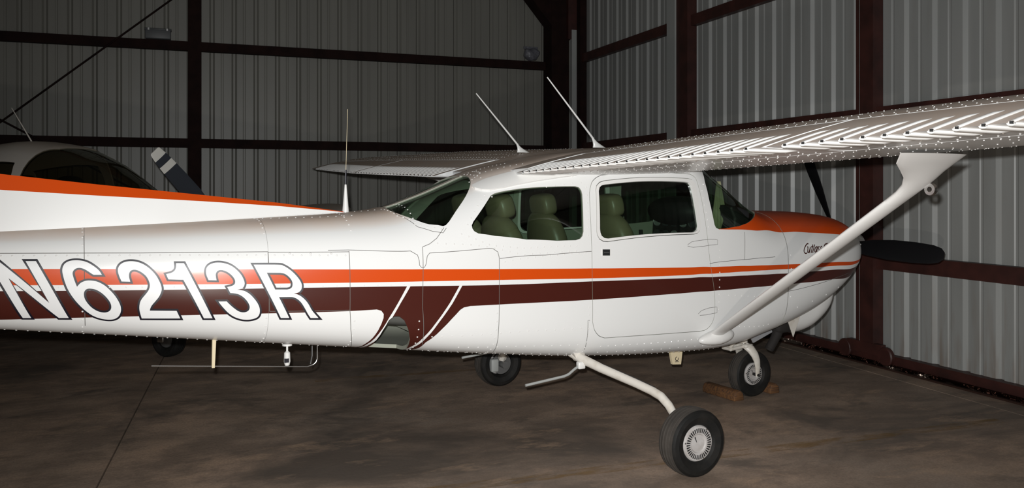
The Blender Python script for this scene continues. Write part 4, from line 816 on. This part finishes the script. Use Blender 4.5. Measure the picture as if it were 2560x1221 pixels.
# chin scoop under the cowling
CH = Loft(([1.66, 1.9, 2.1, 2.25, 2.33, 2.36], [.16, .20, .20, .185, .15, .08]), ([1.66, 1.78, 1.95, 2.06, 2.19, 2.28, 2.33, 2.36], [.56, .50, .470, .488, .545, .61, .67, .72]),
          ([1.66, 2.0, 2.2, 2.36], [.70, .80, .88, .92]), ([1.66, 2.36], [2.6, 2.3]), ([1.66, 2.36], [2.4, 2.2]), ([1.66, 2.0, 2.2, 2.36], [.62, .62, .70, .82]), np.linspace(1.66, 2.36, 60), 61)
skin('chin_scoop', CH, [[(1.66, 0), (2.36, 0), (2.36, 2), (1.66, 2)]], [CLEANW], AP, step=.03)
# --- propeller
pr = empty('propeller', (2.56, 0, 1.15), 0, AP)
PBL = mat('prop_black', (.005, .005, .006), .6, spec=.2)
bmesh_blade = None
for k, a in enumerate((182, 65, 307)):
    ax = Vector((0, math.cos(R(a)), math.sin(R(a)))); tn = Vector((0, -math.sin(R(a)), math.cos(R(a)))); fx = Vector((1, 0, 0)); rings = []
    for r, ch, tw in ((.06, .085, 62), (.16, .11, 50), (.30, .150, 38), (.5, .170, 27), (.7, .165, 21), (.85, .145, 18), (.92, .11, 17), (.952, .05, 16)):
        cd = tn*math.cos(R(tw))-fx*math.sin(R(tw)); nd = tn*math.sin(R(tw))+fx*math.cos(R(tw)); th = ch*(.30 if r < .1 else .14 if r < .4 else .08)
        rings.append([ax*r+cd*(ch/2*math.cos(q))+nd*(th/2*math.sin(q)) for q in [2*math.pi*i/16 for i in range(16)]])
    slab_foil('blade', rings, PBL, pr)
mb = MB(); mb.lathe([(0, .30), (.03, .285), (.08, .22), (.125, .12), (.15, .0), (.155, -.05), (0, -.05)], (.0, 0, 0), 'x', 32); mb.build('spinner', CLEANW, pr, smooth=True)
# --- cabin interior
mb = MB(); mb.box((-.60, -.41, .64), (1.30, .41, .67)); mb.build('cabin_floor', LINING, AP)
mb = MB(); mb.box((-1.27, -.38, .74), (-1.24, .38, 1.25)); mb.build('baggage_bulkhead', LINING, AP)
def seat(x, y, rec, rear=False):
    s_ = empty('seat', (x, y, .66), 0, AP)
    rt = Matrix.Rotation(R(-rec), 3, 'Y')
    blob('seat_cushion', (.25, 0, .27), (.25, .225, .09), 4, LEATH, s_)
    blob('backrest', (-.02, 0, .50), (.075, .225, .30), 3.2, LEATH, s_, rot=rt, warp=lambda p: (p.x-.03*(1-(p.y/.225)**2), p.y*(1-.18*max(0, p.z/.30)**2), p.z))
    blob('headrest', (-.075, 0, .835), (.062, .125, .078), 3.8, LEATH, s_, rot=rt, warp=lambda p: (p.x, p.y*(1-.06*max(0, p.z/.078)), p.z))
    for q in (-.05, .05): mb = MB(); mb.tube([(-.05, q, .70), (-.065, q, .79)], .006, 8); mb.build('headrest_post', CHROME, s_, smooth=True)
    mb = MB(); mb.box((.05, -.2, 0), (.45, .2, .18)); mb.build('seat_base', PANELB, s_)
seat(.17, -.25, 10); seat(-.05, .25, 10); seat(-.64, -.24, 13); seat(-.66, .24, 13)
pn = empty('instrument_panel', (.98, 0, 0), 0, AP)
mb = MB(); mb.prism([(.0, -.47, 1.08), (.02, -.47, 1.40), (-.02, -.47, 1.47), (.0, -.47, 1.50), (.16, -.47, 1.45), (.16, -.47, 1.08)], (0, .94, 0)); bevel(mb.build('panel_board', PANELB, pn), .02, 2)
mb = MB(); mb.lathe([(0, 0), (.30, 0), (.33, .02), (.33, .05), (0, .05)], (0, 0, 0), 'x', 40); o = mb.build('glareshield_hood', PANELB, pn, smooth=True); o.scale = (2.6, .9, .34); o.location = (-.05, .17, 1.44)
dial = mat('dial_face', (.05, .055, .06), .3); dialw = mat('dial_ring', (.25, .26, .26), .4)
for r_ in range(2):
    for c_ in range(6):
        mb = MB(); mb.lathe([(0, 0), (.036, 0), (.040, -.006), (.043, 0), (.043, .006)], (-.004, .38-.105*c_, 1.36-.11*r_), 'x', 18); mb.build('dial', dial if (r_+c_) % 3 else dialw, pn, smooth=True)
mb = MB(); mb.box((-.008, -.10, 1.17), (.0, .08, 1.215)); mb.build('radio_face', dialw, pn)
for y_ in (-.25, .25):
    mb = MB(); mb.tube([(.0, y_, 1.22), (-.16, y_, 1.22)], .012, 8); mb.tube([(-.16, y_-.13, 1.29), (-.165, y_-.12, 1.22), (-.17, y_-.05, 1.19), (-.17, y_+.05, 1.19), (-.165, y_+.12, 1.22), (-.16, y_+.13, 1.29)], .015, 8); mb.build('control_yoke', PANELB, pn, smooth=True)
# cloth sun screen hanging inside the windshield
cv = []; cf = []; n1, n2 = 22, 10
for j in range(n2):
    t = j/(n2-1)
    for i in range(n1):
        q = i/(n1-1)-.5; wd_ = .03+.13*t; cv.append((.965+q*wd_*1.0+.01*t, -.34-.012*math.sin(i*1.35)*(.4+t), 1.66-.34*t))
for j in range(n2-1):
    for i in range(n1-1): cf.append((j*n1+i, j*n1+i+1, (j+1)*n1+i+1, (j+1)*n1+i))
o = mesh('sun_screen', cv, cf, FABRIC, AP, smooth=True); m_ = o.modifiers.new('thick', 'SOLIDIFY'); m_.thickness = .003
# ================================================================ wheel chocks
def chock(loc, rz, label, L_):
    c = empty('wheel_chock', loc, rz); tag(c, label, 'wheel chock', 'wooden chocks at the nose wheel')
    mb = MB(); mb.prism([(-.05, -L_/2, 0), (.05, -L_/2, 0), (.042, -L_/2, .052), (.014, -L_/2, .078), (-.03, -L_/2, .072), (-.048, -L_/2, .045)], (0, L_, 0)); bevel(mb.build('chock_block', WOODO, c), .008, 2)
chock((3.80, 5.52, 0), R(8), 'worn brown wooden chock behind the nose wheel', .36)
chock((4.215, 5.57, 0), R(6), 'short orange-brown wooden chock ahead of the nose wheel', .26)
# ================================================================ the second aeroplane behind the tail
A2 = empty('airplane', (.156, 8.244, 0), R(-45.4))
tag(A2, 'dim pale low-wing airplane behind the orange-topped tail at left, propeller with white tip bands', 'airplane')
W2 = mat('dull_cream_paint', (.78, .72, .65), .4); dusty(W2, (.52, .40, .31), .6)
D2 = mat('dark_blue_grey', (.035, .04, .05), .4); WB = mat('tip_white', (.72, .70, .64), .5)
F2 = Loft(([-6.0, -5.0, -3.6, -2.6, -1.9, -1.0, -.5, -.15, -.05], [.06, .17, .42, .57, .59, .56, .48, .36, .26]),
          ([-6.0, -5.0, -3.6, -2.6, -1.0, -.5, -.15, -.05], [1.15, 1.0, .78, .70, .70, .80, .97, 1.1]),
          ([-6.0, -5.0, -4.2, -3.6, -3.0, -2.5, -2.0, -1.6, -1.3, -1.0, -.8, -.4, -.15, -.05], [1.45, 1.56, 1.80, 1.98, 2.08, 2.11, 2.06, 1.92, 1.74, 1.56, 1.53, 1.49, 1.44, 1.38]),
          ([-6.0, -2.6, -.05], [2.4, 3.4, 2.4]), ([-6.0, -3.0, -1.9, -.9, -.05], [2.2, 2.8, 2.8, 2.6, 2.3]), ([-6.0, -3.0, -.05], [1.3, 1.25, 1.24]), np.linspace(-6.0, -.05, 200), 161)
ws2 = [(-2.42, 1.0), (-2.40, .90), (-2.40, .80), (-2.43, .66), (-2.38, .60), (-1.9, .585), (-1.5, .60), (-1.25, .68), (-1.08, .80), (-1.0, .92), (-.98, 1.0)]
ws2 = smooth_poly([(-1.88, .90, 1), (-1.96, .84), (-2.02, .72), (-2.02, .62), (-1.96, .595), (-1.8, .60), (-1.5, .64), (-1.22, .72), (-1.06, .84), (-1.0, .985, 1)], 3)
WN2 = ws2+[(a, 2-b_) for a, b_ in ws2[::-1]]
sw2 = smooth_poly([(-3.15, .715), (-3.1, .735), (-2.27, .745), (-2.17, .725), (-2.15, .62), (-2.24, .60), (-3.0, .615), (-3.13, .64)], 3)
f2 = skin('fuselage', F2, [[(-6.0, 0), (-.05, 0), (-.05, 2), (-6.0, 2)], WN2, sw2, mir(sw2)], [W2, mat('dim_lining', (.22, .19, .15), .8)], A2, step=.06, thick=.02)
skin('windshield', F2, [WN2], [SMOKE], A2, step=.08, off=-.008)
skin('cabin_window', F2, [sw2], [SMOKE], A2, step=.08, off=-.008); skin('cabin_window', F2, [mir(sw2)], [SMOKE], A2, step=.08, off=-.008)
mb = MB(); ribbon(mb, F2, ws2[:-1], .03, .004); mb.build('window_trim', W2, f2, fix=False)
p_ = F2.pos(np.full(40, -.055), np.linspace(0, 2, 40, endpoint=False)); mesh('nose_face', p_, [tuple(range(40))], SOOT, f2)
mb = MB(); mb.box((-3.6, -.5, .80), (-1.1, .5, .84)); mb.build('cabin_floor', PANELB, A2)
mb = MB(); mb.box((-1.5, -.5, 1.2), (-1.15, .5, 1.52)); bevel(mb.build('panel_board', PANELB, A2), .05, 2)
for y_ in (-.26, .26): blob('seat_back', (-2.35, y_, 1.35), (.08, .22, .40), 3, PANELB, A2)
def ring2(y, xl, xt, z): return [(x, y, zz) for x, zz in foil_poly(z, xl, xt, 16, .15)]
for s_ in (-1, 1):
    slab_foil('wing', [ring2(s_*.4, -1.35, -3.05, .80), ring2(s_*.9, -1.45, -3.05, .87), ring2(s_*4.1, -1.5, -3.0, 1.28), ring2(s_*4.32, -1.62, -2.9, 1.30)], W2, A2)
    slab_foil('tailplane', [ring2(s_*.02, -5.2, -6.0, 1.33), ring2(s_*1.4, -5.3, -5.95, 1.35)], W2, A2)
    c = (-2.45, s_*1.45, .20)
    mb = MB(); mb.lathe(tire(.20, .15), c, 'y', 40, closed=True); wh = mb.build('wheel', RUB, A2, smooth=True, angle=30)
    mb = MB(); mb.tube([(-2.45, s_*1.34, .86), (-2.45, s_*1.34, .2)], .035, 10); mb.build('gear_leg', GREYM, A2, smooth=True)
slab_foil('tail_fin', [[(x, y, z) for x, y in foil_poly(0, xl, xt)] for xl, xt, z in ((-4.9, -6.0, 1.45), (-5.5, -6.1, 2.35))], W2, A2)
mb = MB(); mb.tube([(-2.45, -.1, 2.09), (-2.72, -.14, 2.46)], [.008, .004], 8); mb.build('whip_antenna', W2, A2, smooth=True)
# nose gear
c = (-.62, 0, .175)
mb = MB(); mb.lathe(tire(.175, .14), c, 'y', 40, closed=True); wh = mb.build('wheel', RUB, A2, smooth=True, angle=30)
mb = MB(); mb.lathe([(0, -.055), (.05, -.055), (.08, -.045), (.085, -.035), (0, -.03)], c, 'y', 24); mb.build('hub_disc', GREYM, wh, smooth=True)
mb = MB(); mb.tube([(-.60, 0, .85), (-.60, 0, .42)], .035, 10); ng2 = mb.build('nose_gear_leg', GREYM, A2, smooth=True)
for s_ in (-1, 1): mb = MB(); mb.tube([(-.60, s_*.03, .41), (-.61, s_*.09, .36), (-.62, s_*.09, .17)], [.02, .022, .018], 8); mb.build('fork', OLDW, ng2, smooth=True)
mb = MB(); mb.box((-.66, -.11, .15), (-.58, -.085, .21)); bevel(mb.build('axle_fitting', CHROME, ng2), .01, 2)
# propeller
p2 = empty('propeller', (.0, 0, 1.30), 0, A2)
for a in (0, 180):
    an = R(138+a); ax = Vector((0, math.cos(an)*1, math.sin(an))); ax = Vector((0, -math.cos(R(41))*(1 if a == 0 else -1), math.sin(R(41))*(1 if a == 0 else -1))); fx = Vector((1, 0, 0)); tn = ax.cross(fx)
    def bl_ring(r, ch, tw):
        cd = tn*math.cos(R(tw))+fx*math.sin(R(tw)); nd = tn*math.sin(R(tw))-fx*math.cos(R(tw)); th = ch*(.3 if r < .12 else .10)
        return [ax*r+cd*(ch/2*math.cos(q))+nd*(th/2*math.sin(q)) for q in [2*math.pi*i/14 for i in range(14)]]
    st = [(.07, .09, 60), (.2, .13, 45), (.4, .155, 32), (.60, .15, 25), (.74, .14, 22)]
    bd = slab_foil('blade', [bl_ring(*q) for q in st], D2, p2)
    # painted tip bands: white, dark, white
    slab_foil('tip_band', [bl_ring(.74, .14, 22), bl_ring(.81, .132, 20.5)], WB, bd); slab_foil('blade_gap', [bl_ring(.81, .132, 20.5), bl_ring(.88, .122, 19)], D2, bd); slab_foil('tip_band', [bl_ring(.88, .122, 19), bl_ring(.955, .10, 18), bl_ring(.965, .08, 18)], WB, bd)
mb = MB(); mb.lathe([(0, .26), (.05, .235), (.10, .15), (.14, .02), (.145, -.04), (0, -.04)], (0, 0, 0), 'x', 28); mb.build('spinner', W2, p2, smooth=True)
